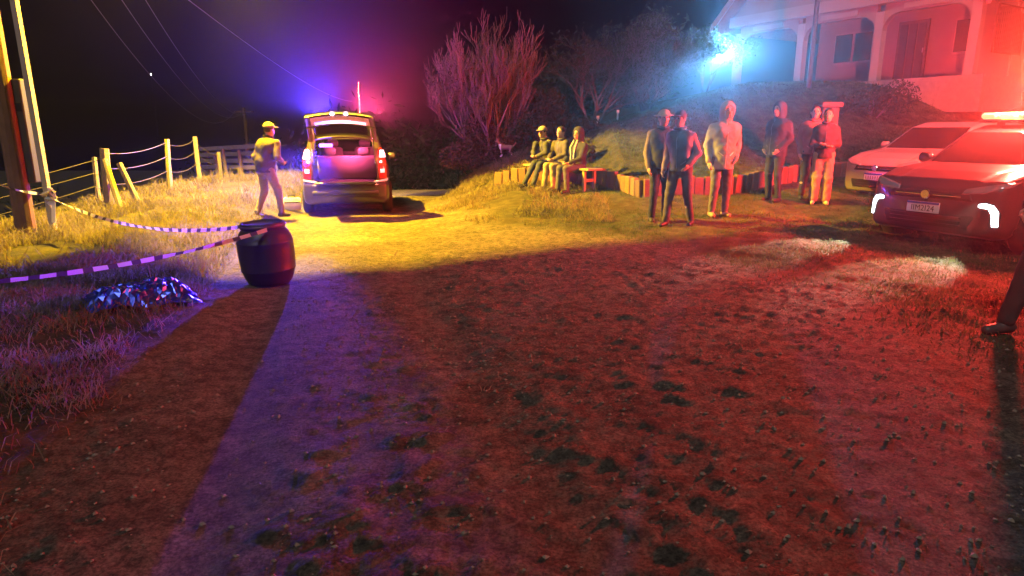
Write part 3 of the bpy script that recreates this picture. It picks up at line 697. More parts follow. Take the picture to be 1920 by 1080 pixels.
MB().lathe([(.237, .700), (.247, .703), (.247, .722), (.237, .725)], 40, (0, 0, 0), Mt).build('clamp_ring', mat('barrel_band', (.15, .10, .11), .45, .4), barrel, True)
tw = mat('tape_white', (.78, .77, .75), .45); tk_ = mat('tape_black', (.09, .085, .10), .45)
for m_, c_ in ((tw, (.7, .69, .68)), (tk_, (.07, .065, .08))):
    nn = m_.node_tree; tl_ = nn.nodes.new('ShaderNodeBsdfTranslucent'); tl_.inputs[0].default_value = (*c_, 1); mx_ = nn.nodes.new('ShaderNodeMixShader'); mx_.inputs[0].default_value = .5
    nn.links.new(nn.nodes['Principled BSDF'].outputs[0], mx_.inputs[1]); nn.links.new(tl_.outputs[0], mx_.inputs[2]); nn.links.new(mx_.outputs[0], nn.nodes['Material Output'].inputs[0])
def tape(label, A, B, sag, tw_turn=1.5, wdt=.042, band=.10):
    A = Vector(A); B = Vector(B); L = (B - A).length; n_ = max(8, int(L / .04)); v = []; f = []; mi = []
    for k in range(n_ + 1):
        t_ = k / n_; p_ = A.lerp(B, t_) - Vector((0, 0, 4 * sag * t_ * (1 - t_))); ang = .55 * math.sin(tw_turn * 6.28 * t_ + .4) + .2 * math.sin(17 * t_)
        d_ = (B - A).normalized(); s_v = d_.cross(Vector((0, 0, 1))).normalized(); w_ = (Vector((0, 0, 1)) * math.cos(ang) + s_v * math.sin(ang)) * wdt / 2
        v += [p_ - w_ - A, p_ + w_ - A]
    for k in range(n_): f.append((2 * k, 2 * k + 2, 2 * k + 3, 2 * k + 1)); mi.append(int(L * k / n_ / band) % 2)
    o = mesh_obj('barrier_tape', v, f, [tw, tk_], None, True, A); o.data.polygons.foreach_set('material_index', mi)
    return tag(o, label, 'tape', 'black and white barrier tape')
knot = pb_ + Vector((.07, -.07, .60))
bt = bp_ + Vector((0, 0, .62))
tape('striped tape stretched from the wooden pole to the pale post', up_ + Vector((-.15, -.14, .78)), knot + Vector((-.05, 0, .04)), .03, .6)
tape('striped tape sagging from the pale post to the barrel', knot, bt + Vector((-.235, .04, 0)), .22, 2.0)
tape('striped tape running from the barrel towards the left foreground', bt + Vector((.10, -.245, .0)), Vector((-4.35, 4.55, .55)), .10, 2.2)
bow = thing('tape_knot', 'bunched knot of barrier tape on the pale post', 'tape knot', knot)
mb = MB(); rk = random.Random(2)
for k in range(12):
    a = rk.uniform(0, 6.28); Mr = Matrix.Rotation(a, 3, 'Y') @ Matrix.Rotation(rk.uniform(-1, 1), 3, 'X')
    mb.box(Vector((rk.uniform(-.02, .12), rk.uniform(-.05, .02), rk.uniform(-.08, .06))), (.14, .01, .06), Mr, .003)
mb.build('loop', tw, bow)
MB().box((.07, -.04, -.22), (.06, .006, .34), Matrix.Rotation(.15, 3, 'Y')).build('tail', tw, bow)
# crumpled foil sheet
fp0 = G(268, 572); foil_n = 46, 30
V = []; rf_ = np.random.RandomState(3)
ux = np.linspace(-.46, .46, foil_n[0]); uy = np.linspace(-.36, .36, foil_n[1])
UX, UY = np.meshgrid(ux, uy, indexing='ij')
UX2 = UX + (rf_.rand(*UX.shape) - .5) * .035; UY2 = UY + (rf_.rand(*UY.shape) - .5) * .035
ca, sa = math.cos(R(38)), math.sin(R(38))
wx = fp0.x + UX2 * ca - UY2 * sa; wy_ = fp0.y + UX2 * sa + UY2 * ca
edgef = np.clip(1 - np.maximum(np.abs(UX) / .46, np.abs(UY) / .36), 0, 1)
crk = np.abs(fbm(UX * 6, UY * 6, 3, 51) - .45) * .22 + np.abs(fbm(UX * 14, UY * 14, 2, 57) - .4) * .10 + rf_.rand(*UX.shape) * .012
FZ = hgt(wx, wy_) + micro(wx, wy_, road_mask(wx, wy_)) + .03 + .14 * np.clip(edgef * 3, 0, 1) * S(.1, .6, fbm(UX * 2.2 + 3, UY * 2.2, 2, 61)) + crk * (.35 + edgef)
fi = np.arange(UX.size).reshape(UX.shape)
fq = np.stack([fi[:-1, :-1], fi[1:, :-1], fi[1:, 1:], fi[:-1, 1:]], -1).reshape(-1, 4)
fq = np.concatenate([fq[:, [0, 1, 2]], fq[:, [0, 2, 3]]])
foil = np_obj('foil_sheet', np.stack([wx - fp0.x, wy_ - fp0.y, FZ - fp0.z], -1).reshape(-1, 3), fq, mat('blue_lit_foil', (.10, .15, .95), .33, .92, var=.08, scale=4), None, False)  # silver foil; reflected blue police light is put into its base colour
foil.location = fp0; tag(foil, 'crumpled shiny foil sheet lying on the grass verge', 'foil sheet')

# ------------------------------------------------------------------ CARS
rubber = mat('tyre_rubber', (.03, .03, .03), .85, bump=.2); rim_m = mat('alloy_rim', (.45, .46, .48), .3, .9); black_pl = mat('black_plastic', (.025, .025, .028), .55)
glass_m = mat('car_glass', (.03, .035, .04), .04, alpha=(.35, .38, .40)); chrome = mat('chrome', (.7, .7, .72), .12, 1)
plate_w = mat('plate_white', (.75, .76, .80), .4); plate_b = mat('plate_blue', (.05, .10, .45), .4); ink = mat('plate_ink', (.05, .05, .07), .5)
def wheel(t, x, y, rr=.31):
    s = 1 if x > 0 else -1; Mx = Matrix.Rotation(R(90) * s, 3, 'Y')
    w = MB().lathe([(rr * .62, -.10), (rr * .93, -.105), (rr, -.075), (rr, .075), (rr * .93, .105), (rr * .62, .10)], 28, (x, y, rr), Mx).build('wheel', rubber, t, True)
    mb = MB().lathe([(rr * .66, .02), (rr * .66, .095), (rr * .60, .10), (rr * .58, .06)], 24, (x, y, rr), Mx)
    for k in range(6):
        a = k * math.pi / 3; c_ = Vector((x + s * .085, y + math.cos(a) * rr * .32, rr + math.sin(a) * rr * .32)); mb.box(c_, (.02, rr * .6, .05), Matrix.Rotation(a, 3, 'X'), .006)
    mb.build('rim', rim_m, w)
def shell(fn, region, out=.006, dep=.03):
    def f(X, Y, Z):
        b_ = fn(X, Y, Z); return np.maximum(np.maximum(b_ - out, -(b_ + dep)), region(X, Y, Z))
    return f
def text_part(body, size, loc, rot, m, parent, name='lettering', sx=1.0):
    cu = bpy.data.curves.new(name, 'FONT'); cu.body = body; cu.size = size; cu.align_x = 'CENTER'; cu.align_y = 'CENTER'; cu.extrude = .0015; cu.space_character = 1.05
    tmp = bpy.data.objects.new('tmp', cu); COL.objects.link(tmp); dg = bpy.context.evaluated_depsgraph_get(); me = bpy.data.meshes.new_from_object(tmp.evaluated_get(dg)); bpy.data.objects.remove(tmp)
    me.materials.clear(); me.materials.append(m); o = bpy.data.objects.new(name, me); link(o, parent); o.location = loc; o.rotation_euler = rot; o.scale = (sx, 1, 1); return o
def light_bar(t, y, z, cols_, est, w=1.15):
    b_ = MB().box((0, y, z + .02), (w, .26, .04), None, .012).build('light_bar', black_pl, t)
    for s in (-.35, .35): MB().box((s, y, z - .03), (.06, .1, .07), None, .01).build('mount', black_pl, b_)
    k = len(cols_); seg = w / k
    for i, (nm, c, e) in enumerate(cols_):
        MB().box((-w / 2 + seg * (i + .5), y, z + .085), (seg - .015, .24, .085), None, .03).build('lens', mat(nm, [min(1, .25 + q * .6) for q in c], .3, emit=c, estr=e * est), b_)
    return b_
def front_car(name, label, loc, rz, paint, text, drl, H=1.53, bar=False, tilt=0.0):
    t = thing(name, label, 'car', loc, rz); t.rotation_euler = (tilt, 0, rz)
    low = [(2.02, .24), (2.07, .42), (2.05, .60), (2.00, .74), (1.86, .86), (1.55, .95), (.95, 1.03), (-1.85, 1.06), (-2.0, .95), (-2.05, .55), (-1.98, .27), (-1.7, .2), (1.8, .19)]
    cab = [(1.12, .95), (.42, H - .09), (.10, H), (-.75, H), (-1.45, H - .09), (-1.98, 1.02), (-1.9, .92)]
    hw = lambda Y: .875 - .13 * np.clip((np.abs(Y) - 1.15) / .9, 0, 2) ** 2.2
    def lower(X, Y, Z):
        p = sd_poly(Y, Z, low); s = np.abs(X) - hw(Y) + .06 * np.clip((.45 - Z) / .25, 0, 1) ** 2 + .05 * np.clip((Z - .78) / .3, 0, 1) ** 2
        bow = Y - (2.07 - .16 * (np.abs(X) / .85) ** 2.4)
        return smax(smax(p, s * .95, .09), bow, .05) + .010 * np.exp(-((np.abs(X) - .52) / .04) ** 2) * S(.9, 1.4, Y) * S(.80, .86, Z)
    def cabin(X, Y, Z):
        p = sd_poly(Y, Z, cab); s = (np.abs(X) - (.80 - .30 * (Z - .98))) * .95; return smax(p, s, .10)
    def arches(X, Y, Z):
        a = 9
        for yy in (1.28, -1.27): a = np.minimum(a, np.maximum(np.sqrt((Y - yy) ** 2 + (Z - .31) ** 2) - .365, .5 - np.abs(X)))
        return a
    def body(X, Y, Z): return np.maximum(smin(lower(X, Y, Z), cabin(X, Y, Z), .03), -arches(X, Y, Z))
    sdf_obj('body', body, (-.9, -2.1, .16), (.9, 2.12, H + .04), .026, paint, t)
    ws = lambda X, Y, Z: np.maximum(np.maximum(np.abs((Y - 1.12) * (H - 1.04) + (Z - .95) * .70) / .95 - .10, np.abs(X) - (.70 - .26 * (Z - .98))), np.maximum(1.01 - Z, Z - (H - .10)))
    sdf_obj('windscreen', shell(cabin, ws, .006, .02), (-.75, .2, .95), (.75, 1.2, H), .016, mat('tinted_glass', (.015, .018, .02), .05, var=.05), t)
    for s in (-1, 1):
        poly = [(.86, 1.08), (.36, H - .14), (-1.2, H - .14), (-1.62, 1.10)]
        sw = lambda X, Y, Z: np.maximum(sd_poly(Y, Z, poly), .52 - X * s)
        sdf_obj('side_window', shell(cabin, sw, .006, .02), (-.85 if s < 0 else .5, -1.7, 1.02), (-.5 if s < 0 else .85, 1.0, H), .018, MATS['tinted_glass'], t)
        # mirror
        MB().box((.93 * s, .72, 1.08), (.20, .12, .14), None, .04).build('mirror', paint, t, True)
        # headlamp
        hl = [(.38, .70), (.60, .72), (.80, .80), (.82, .86), (.60, .815), (.40, .765)]
        rg = lambda X, Y, Z: np.maximum(sd_poly(X * s, Z, hl), 1.5 - Y)
        sdf_obj('headlight', shell(lower, rg, .008, .03), (-.9 if s < 0 else .3, 1.5, .64), (-.3 if s < 0 else .9, 2.12, .92), .012, mat('headlamp_glass', (.35, .35, .38), .08, .4), t)
        dp = [(.575, .605), (.64, .62), (.72, .60), (.765, .53), (.775, .36), (.725, .36), (.705, .50), (.67, .555), (.58, .565)]
        rg2 = lambda X, Y, Z: np.maximum(sd_poly(X * s, Z, dp), 1.5 - Y)
        if drl:
            sdf_obj('daytime_lamp', shell(lower, rg2, .012, .03), (-.9 if s < 0 else .5, 1.5, .3), (-.5 if s < 0 else .9, 2.12, .68), .010, mat('drl_glow', (.9, .95, 1), .4, emit=(.85, .94, 1.0), estr=5.0), t)
    gr = [(-.52, .62), (.52, .62), (.47, .72), (-.47, .72)]
    sdf_obj('grille', shell(lower, lambda X, Y, Z: np.maximum(sd_poly(X, Z, gr), 1.5 - Y), .006, .03), (-.6, 1.7, .56), (.6, 2.12, .76), .014, black_pl, t)
    it = [(-.50, .30), (.50, .30), (.56, .46), (-.56, .46)]
    it_o = sdf_obj('air_intake', shell(lower, lambda X, Y, Z: np.maximum(sd_poly(X, Z, it), 1.5 - Y), .006, .03), (-.65, 1.7, .26), (.65, 2.14, .50), .014, black_pl, t)
    for k in range(3): MB().box((0, 2.06, .34 + k * .045), (.86, .03, .012)).build('bar', black_pl, it_o)
    MB().lathe([(.055, -.01), (.06, 0), (.05, .012)], 16, (0, 2.085, .675), Matrix.Rotation(R(-90), 3, 'X')).build('emblem', chrome, t)
    MB().box((0, 2.045, .672), (.80, .03, .016), None, .004).build('chrome_strip', chrome, t)
    pp = MB().box((0, 2.094, .52), (.40, .014, .13), None, .005).build('number_plate', plate_w, t)
    MB().box((0, 2.103, .571), (.39, .006, .026)).build('band', plate_b, pp)
    if text: text_part(text, .098, (0, 2.103, .506), (R(90), 0, R(180)), ink, pp, 'lettering', .92)
    else:
        for k in range(7): MB().box((-.15 + k * .05, 2.103, .505), (.022, .004, .06)).build('character', mat('faded_ink', (.30, .28, .30), .5), pp)
    for s in (-.83, .83):
        for y in (1.28, -1.27): wheel(t, s * .965, y)
    return t
silver = mat('silver_paint', (.06, .058, .065), .30, .25, var=.04, coat=.6); white_p = mat('white_paint_car', (.28, .28, .28), .3, .05, var=.04, coat=.6)
hd = R(115.5)
cpos = on(7.55, 9.75)
carA = front_car('parked_car', 'dark grey police car with a lit red light bar and white running lights', cpos, hd, silver, 'IIM2I24', True, tilt=R(1.0))
carA.scale = (1.1, 1.1, 1.1)
light_bar(carA, .15, 1.56, [('bar_red', (1, .05, .02), 1), ('bar_orange', (1, .22, .03), 1.3), ('bar_red', (1, .05, .02), 1), ('bar_orange', (1, .22, .03), 1.3), ('bar_red', (1, .05, .02), 1)], 14)
lamp('POINT', 'police_red_lamp', (0, .15, 1.86), REDBAR, carA, .20, mult=.85)
invA = carA.matrix_basis.inverted()
lamp('SPOT', 'red_haze_beam', (0, .15, 1.98), ((1, .07, .02), 20000), carA, .10, aim=invA @ Vector((2.2, 0, 4.6)), angle=R(42), blend=.9)  # added beam above the ground, only to make the haze glow red
for s, ai, en in ((1, (1.1, 4.2, 0), 1), (-1, (-.15, 4.6, 0), 1)):
    lamp('SPOT', 'headlamp_beam', (.66 * s, 2.12, .66), ((1, .97, .72), 650), carA, .03, aim=(.66 * s - .55, 4.5, -.35), angle=R(30), blend=.35)
c2 = on(8.75, 13.3, -.15)
carB = front_car('parked_car', 'pale car parked behind the police car with only its bonnet and plate showing', c2, R(112), white_p, None, False)

# ---- hatchback with open tailgate, seen from behind
def rear_car():
    rear = G(652, 403); hdg = R(11); fwd = Vector((-math.sin(hdg), math.cos(hdg), 0)); c = Vector((rear.x, rear.y, 0)) + fwd * 2.1
    t = thing('open_hatchback', 'dark police hatchback with its tailgate raised and roof lights flashing', 'car', on(c.x, c.y), hdg)
    t.location.z = rear.z - .02; t.scale = (1.04, 1.04, 1.04)
    paint = mat('dark_paint', (.05, .045, .05), .32, .2, var=.05, coat=.7); H = 1.60
    low = [(2.02, .26), (2.08, .45), (2.02, .72), (1.8, .88), (1.0, 1.02), (-2.02, 1.10), (-2.10, .80), (-2.14, .55), (-2.12, .40), (-2.04, .28), (-1.7, .22), (1.8, .2)]
    cab = [(1.15, .98), (.45, H - .08), (.10, H), (-1.3, H + .01), (-1.86, H - .04), (-2.04, 1.05), (-1.9, .95)]
    hw = lambda Y: .88 - .10 * np.clip((np.abs(Y) - 1.2) / .9, 0, 2) ** 2.4
    def lower(X, Y, Z):
        p = sd_poly(Y, Z, low); s = np.abs(X) - hw(Y) + .05 * np.clip((.45 - Z) / .25, 0, 1) ** 2 + .03 * np.clip((Z - .78) / .3, 0, 1) ** 2
        bow = -Y - (2.14 - .14 * (np.abs(X) / .85) ** 2.6)
        step = .035 * S(.66, .62, Z) * S(-1.6, -1.9, Y)
        return smax(smax(p, s * .95, .08), bow, .05) - step * .6
    def cabin(X, Y, Z):
        p = sd_poly(Y, Z, cab); s = (np.abs(X) - (.83 - .26 * (Z - 1.0))) * .95; return smax(p, s, .10)
    def cut(X, Y, Z):
        # boot opening and cabin cavity
        o1 = np.maximum(np.maximum(np.abs(X) - (.60 - .16 * np.clip(Z - 1.0, 0, 1)), np.maximum(.66 - Z, Z - 1.49)), np.maximum(Y + .95, -2.6 - Y))
        o1 = o1 - .02
        o2 = np.maximum(np.maximum(np.abs(X) - (.72 - .22 * np.clip(Z - 1.0, 0, 1)), np.maximum(.66 - Z, Z - 1.52)), np.maximum(Y - .55, -1.85 - Y))
        a = np.minimum(o1, o2)
        for yy in (1.28, -1.27): a = np.minimum(a, np.maximum(np.sqrt((Y - yy) ** 2 + (Z - .31) ** 2) - .375, .56 - np.abs(X)))
        for s in (-1, 1):
            a = np.minimum(a, np.maximum(sd_poly(Y, Z, [(.84, 1.10), (.38, H - .13), (-1.25, H - .13), (-1.70, 1.14)]), .45 - X * s))
        ws = np.maximum(np.maximum(np.abs((Y - 1.15) * (H - 1.06) + (Z - .98) * .70) / .9 - .15, np.abs(X) - (.66 - .24 * (Z - 1.0))), np.maximum(1.06 - Z, Z - (H - .10)))
        return np.minimum(a, ws)
    body = lambda X, Y, Z: np.maximum(smin(lower(X, Y, Z), cabin(X, Y, Z), .03), -cut(X, Y, Z))
    sdf_obj('body', body, (-.92, -2.2, .16), (.92, 2.12, H + .05), .022, paint, t)
    wsr = lambda X, Y, Z: np.maximum(np.maximum(np.abs((Y - 1.15) * (H - 1.06) + (Z - .98) * .70) / .95 - .10, np.abs(X) - (.70 - .24 * (Z - 1.0))), np.maximum(1.03 - Z, Z - (H - .08)))
    sdf_obj('windscreen', shell(cabin, wsr, -.004, .018), (-.75, .2, .95), (.75, 1.25, H), .016, glass_m, t)
    for s in (-1, 1):
        poly = [(.88, 1.08), (.38, H - .11), (-1.27, H - .11), (-1.74, 1.12)]
        sw = lambda X, Y, Z: np.maximum(sd_poly(Y, Z, poly), .52 - X * s)
        sdf_obj('side_window', shell(cabin, sw, -.004, .018), (-.9 if s < 0 else .5, -1.8, 1.02), (-.5 if s < 0 else .9, 1.0, H), .018, glass_m, t)
        MB().box((.96 * s, .72, 1.10), (.20, .12, .15), None, .04).build('mirror', paint, t, True)
        # upright rear lamps
        tlp = [(.665, .98), (.83, .98), (.80, 1.28), (.70, 1.34), (.655, 1.30)]
        full = lambda X, Y, Z: smin(lower(X, Y, Z), cabin(X, Y, Z), .03)
        rg = lambda X, Y, Z: np.maximum(sd_poly(X * s, Z, [(.66, .74), (.86, .74), (.85, 1.02), (.80, 1.34), (.70, 1.36), (.655, 1.30)]), Y + 1.55)
        tl = sdf_obj('tail_light', shell(full, rg, .010, .03), (-.95 if s < 0 else .55, -2.25, .7), (-.55 if s < 0 else .95, -1.5, 1.42), .012, mat('tail_red', (.30, .02, .02), .15, coat=1), t)
        lit = [(.665, 1.14), (.83, 1.14), (.79, 1.31), (.70, 1.33), (.66, 1.28)] if s < 0 else [(.68, 1.17), (.81, 1.17), (.78, 1.30), (.70, 1.31)]
        rgl = lambda X, Y, Z: np.maximum(sd_poly(X * s, Z, lit), Y + 1.6)
        sdf_obj('lit_lens', shell(full, rgl, .018, .03), (-.95 if s < 0 else .55, -2.25, 1.05), (-.55 if s < 0 else .95, -1.5, 1.4), .010, mat('brake_glow_%d' % s, (1, .5, .4), .4, emit=(1.0, .50, .32) if s < 0 else (1.0, .55, .62), estr=9.0 if s < 0 else 7.0), tl)
        rg3 = lambda X, Y, Z: np.maximum(sd_poly(X * s, Z, [(.69, .86), (.78, .86), (.78, .94), (.69, .94)]), Y + 1.6)
        sdf_obj('reverse_lens', shell(full, rg3, .016, .03), (-.95 if s < 0 else .55, -2.25, .8), (-.55 if s < 0 else .95, -1.5, .98), .010, mat('reverse_lens', (.8, .78, .78), .12, .2, emit=(1, .75, .8), estr=.7), tl)
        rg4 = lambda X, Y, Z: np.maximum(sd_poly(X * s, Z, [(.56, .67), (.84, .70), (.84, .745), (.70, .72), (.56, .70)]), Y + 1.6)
        sdf_obj('reflector', shell(full, rg4, .014, .03), (-.95 if s < 0 else .5, -2.3, .62), (-.5 if s < 0 else .95, -1.5, .8), .010, mat('bumper_reflector', (.85, .6, .55), .12, .5, emit=(1, .5, .45), estr=.5), t)  # no lamp; its emission stands for light thrown back by the reflector
        MB().box((.66 * s, 2.02, .74), (.24, .08, .12), None, .03).build('headlight', mat('front_lens', (.8, .8, .8), .2, emit=(1, .8, .85), estr=2), t)
        lamp('SPOT', 'headlamp_light', (.66 * s, 2.10, .74), ((1, .62, .66), 900), t, .05, aim=(.66 * s + 1.2, 9, .35), angle=R(75), blend=.7)
        lamp('POINT', 'tail_lamp_light', (.74 * s, -2.26, 1.2), ((1, .12, .08), 60), t, .05)
    # bumper, sill, interior
    MB().box((0, -2.145, .47), (1.30, .05, .10), None, .02).build('bumper_trim', black_pl, t, True)
    MB().box((0, -2.10, .672), (1.18, .16, .022), None, .008).build('loading_sill', chrome, t)
    MB().box((0, -1.5, .655), (1.10, .95, .02), None, .005).build('boot_floor', mat('boot_carpet', (.10, .09, .10), .95, bump=.3), t)
    lin = mat('boot_lining', (.30, .26, .30), .8, var=.15)
    MB().box((0, -1.02, .92), (1.24, .10, .50), Matrix.Rotation(R(10), 3, 'X'), .04).build('seat_back', lin, t, True)
    for x in (-.36, .36): MB().box((x, -.98, 1.26), (.26, .09, .17), None, .04).build('headrest', mat('seat_fabric', (.20, .19, .21), .9), t, True)
    for x in (-.36, .36):
        MB().box((x, .02, 1.02), (.46, .12, .62), Matrix.Rotation(R(10), 3, 'X'), .05).build('front_seat', MATS['seat_fabric'], t, True)
        MB().box((x, .08, 1.41), (.26, .09, .16), None, .04).build('headrest', MATS['seat_fabric'], t, True)
    MB().lathe([(.10, -.02), (.13, 0), (.13, .02), (.02, .04)], 12, (-.30, -1.35, .67)).build('kit_bag', mat('kit_bag_cloth', (.12, .06, .10), .9), t)
    # tailgate raised on its hinge; local frame: a along the gate (from hinge), x across
    hng = Vector((0, -1.93, 1.585)); el = R(23); da = Vector((0, -math.cos(el), math.sin(el))); nn = Vector((0, -math.sin(el), -math.cos(el)))
    tg_f = lambda x, a, d: hng + Vector((x, 0, 0)) + da * a + nn * (d + .10 * (x / .7) ** 2 - .05 * math.sin(min(a, 1.15) / 1.15 * 3.14))
    def patch(name, m, xs, as_, d0, d1, par):
        v = []; f = []; nxx, na = len(xs), len(as_)
        for d in (d0, d1):
            for a in as_:
                for x in xs: v.append(tg_f(x * (1 - .06 * a), a, d))
        for L_ in (0, 1):
            for j in range(na - 1):
                for i in range(nxx - 1):
                    o_ = L_ * nxx * na; q = (o_ + j * nxx + i, o_ + j * nxx + i + 1, o_ + (j + 1) * nxx + i + 1, o_ + (j + 1) * nxx + i); f.append(q if L_ else q[::-1])
        rim = [j * nxx for j in range(na)] + [(na - 1) * nxx + i for i in range(1, nxx)] + [j * nxx + nxx - 1 for j in range(na - 2, -1, -1)] + [i for i in range(nxx - 2, 0, -1)]
        for k in range(len(rim)): a_, b_ = rim[k], rim[(k + 1) % len(rim)]; f.append((a_, b_, b_ + nxx * na, a_ + nxx * na))
        return mesh_obj(name, v, f, m, par, True)
    ls = lambda a, b_, n_: [a + (b_ - a) * i / (n_ - 1) for i in range(n_)]
    g_ = patch('tailgate', paint, ls(-.66, .66, 15), ls(.56, 1.12, 8), 0, .05, t)
    patch('frame_side', paint, ls(-.66, -.54, 4), ls(.0, .555, 8), 0, .05, g_); patch('frame_side', paint, ls(.54, .66, 4), ls(.0, .555, 8), 0, .05, g_)
    patch('frame_top', paint, ls(-.54, .54, 12), ls(.0, .07, 3), 0, .05, g_)
    patch('glass', mat('rear_glass', (.1, .1, .1), .05, alpha=(.75, .76, .78)), ls(-.54, .54, 12), ls(.072, .553, 8), .015, .022, g_)
    patch('inner_trim', mat('pale_trim', (.42, .38, .42), .5), ls(-.56, .56, 12), ls(.64, 1.06, 6), .053, .065, g_)
    patch('edge_strip', mat('glossy_edge', (.55, .5, .55), .2, .6), ls(-.655, .655, 17), ls(1.121, 1.15, 2), .005, .05, g_)
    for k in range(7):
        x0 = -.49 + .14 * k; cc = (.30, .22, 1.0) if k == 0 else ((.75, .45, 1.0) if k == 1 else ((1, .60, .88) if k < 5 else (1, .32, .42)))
        patch('glow_strip', mat('gate_glow_%d' % k, (.9, .8, .9), .4, emit=cc, estr=3.2), ls(x0, x0 + .136, 3), ls(.70, .80, 2), .068, .085, g_)  # added glowing strips stand for the streak of bar light on the gate
    for x in (-.12, .12):
        MB().lathe([(.035, 0), (.04, .01), (.03, .02)], 12, tg_f(x, 1.145, .045), nn.to_track_quat('Z', 'Y').to_matrix()).build('gate_lamp', mat('gate_lamp_glow', (1, .9, .95), .4, emit=(1, .62, .85), estr=16), g_)
    for x in (-.60, .60): MB().tube([Vector((x, -2.0, 1.05)), tg_f(x * .96, .55, .03)], .012, 6).build('strut', chrome, t)
    # light bar and aerials
    light_bar(t, -.45, H + .06, [('bar_blue', (.10, .06, 1), 1.3), ('bar_violet', (.55, .22, 1), 1), ('bar_pink', (1, .35, .65), 1), ('bar_rose', (1, .18, .30), 1)], 16, 1.2)
    MB().tube([(.32, -1.2, H), (.32, -1.22, H + .5), (.32, -1.26, H + 1.05)], [.012, .008, .004], 5).build('aerial', chrome, t)
    MB().tube([(-.38, -1.3, H), (-.42, -1.4, H + .32)], [.01, .005], 5).build('aerial', chrome, t)
    MB().box((-.36, -1.80, 1.40), (.26, .08, .07), None, .015).build('strobe_module', mat('strobe_blue', (.3, .3, 1), .3, emit=(.12, .06, 1), estr=12), t)
    lamp('SPOT', 'police_blue_lamp', (-.36, -1.88, 1.30), BLUE, t, .03, aim=(-.42, -8.5, .60), angle=R(18), blend=.8, mult=1.6)
    lamp('SPOT', 'police_blue_side_lamp', (-.44, -1.88, 1.30), BLUE, t, .03, aim=(-2.15, -8.5, .45), angle=R(25), blend=.6, mult=3.0)
    lamp('POINT', 'boot_lamp', (.1, -1.35, 1.44), ((1, .08, .26), 90), t, .04)
    inv = t.matrix_basis.inverted()
    lamp('SPOT', 'roof_blue_haze_beam', (-.50, -.55, H + .40), BLUE, t, .05, aim=inv @ Vector((-1.0, 0, 4.2)), angle=R(26), blend=.9, mult=3.2)  # added beam over the gate, only to make the haze glow blue
    lamp('SPOT', 'roof_magenta_haze_beam', (.45, -.55, H + .40), MAGENTA, t, .05, aim=inv @ Vector((.6, 0, 4.2)), angle=R(28), blend=.9, mult=12.0)  # added beam over the gate, only to make the haze glow magenta
    lamp('POINT', 'police_magenta_lamp', (.45, -.55, H + .32), MAGENTA, t, .06)
    lamp('SPOT', 'police_roof_blue_lamp', (-.50, -.55, H + .30), BLUE, t, .06, mult=.45, aim=(-3.4, -2.2, H - .5), angle=R(120), blend=.7)
    lamp('SPOT', 'police_roof_pink_lamp', (-.40, -.55, H + .30), ((1, .25, .45), 600), t, .06, aim=(-3.4, -.4, H - 1.0), angle=R(80), blend=.8)
    lamp('POINT', 'police_roof_violet_lamp', (-.48, -.45, H + .28), BLUE, t, .06, mult=.22)
    for s in (-.84, .84):
        for y in (1.28, -1.27): wheel(t, s * .965, y, .32)
    return t
rear_car()
# white equipment case standing beside the hatchback
ec = G(549, 396); case = thing('equipment_case', 'white hard case on the ground beside the open car', 'case', ec, R(20))
MB().box((0, 0, .15), (.36, .16, .28), None, .03).build('shell', mat('case_white', (.72, .74, .76), .35), case, True)
MB().box((0, -.082, .20), (.34, .012, .02)).build('seam', black_pl, case)
MB().tube([(-.07, 0, .29), (-.06, 0, .34), (.06, 0, .34), (.07, 0, .29)], .012, 6).build('handle', black_pl, case)

# ------------------------------------------------------------------ BENCH
FACE = Vector((-.83, -.55, 0)); BAX = Vector((-.52, .85, 0)).normalized()
seatR = G(1056, 362)
bc = Vector((seatR.x, seatR.y, 0)) + BAX * .50 - FACE * .46
brz = math.atan2(BAX.y, BAX.x); bench = thing('bench', 'plain wooden plank bench in front of the edging wall', 'bench', on(bc.x, bc.y), brz)
bw = mat('bench_wood', (.36, .26, .17), .75, var=.3, scale=12, bump=.3)
for k in range(2): MB().box((.25, -.10 + .2 * k, .43), (2.5, .19, .045), None, .008).build('seat_plank', bw, bench)
for x in (-.8, 1.3):
    for y in (-.13, .13): MB().box((x, y, .18), (.08, .06, .48), None, .008).build('leg', bw, bench)
    MB().box((x, 0, .20), (.04, .22, .06)).build('stretcher', bw, bench)

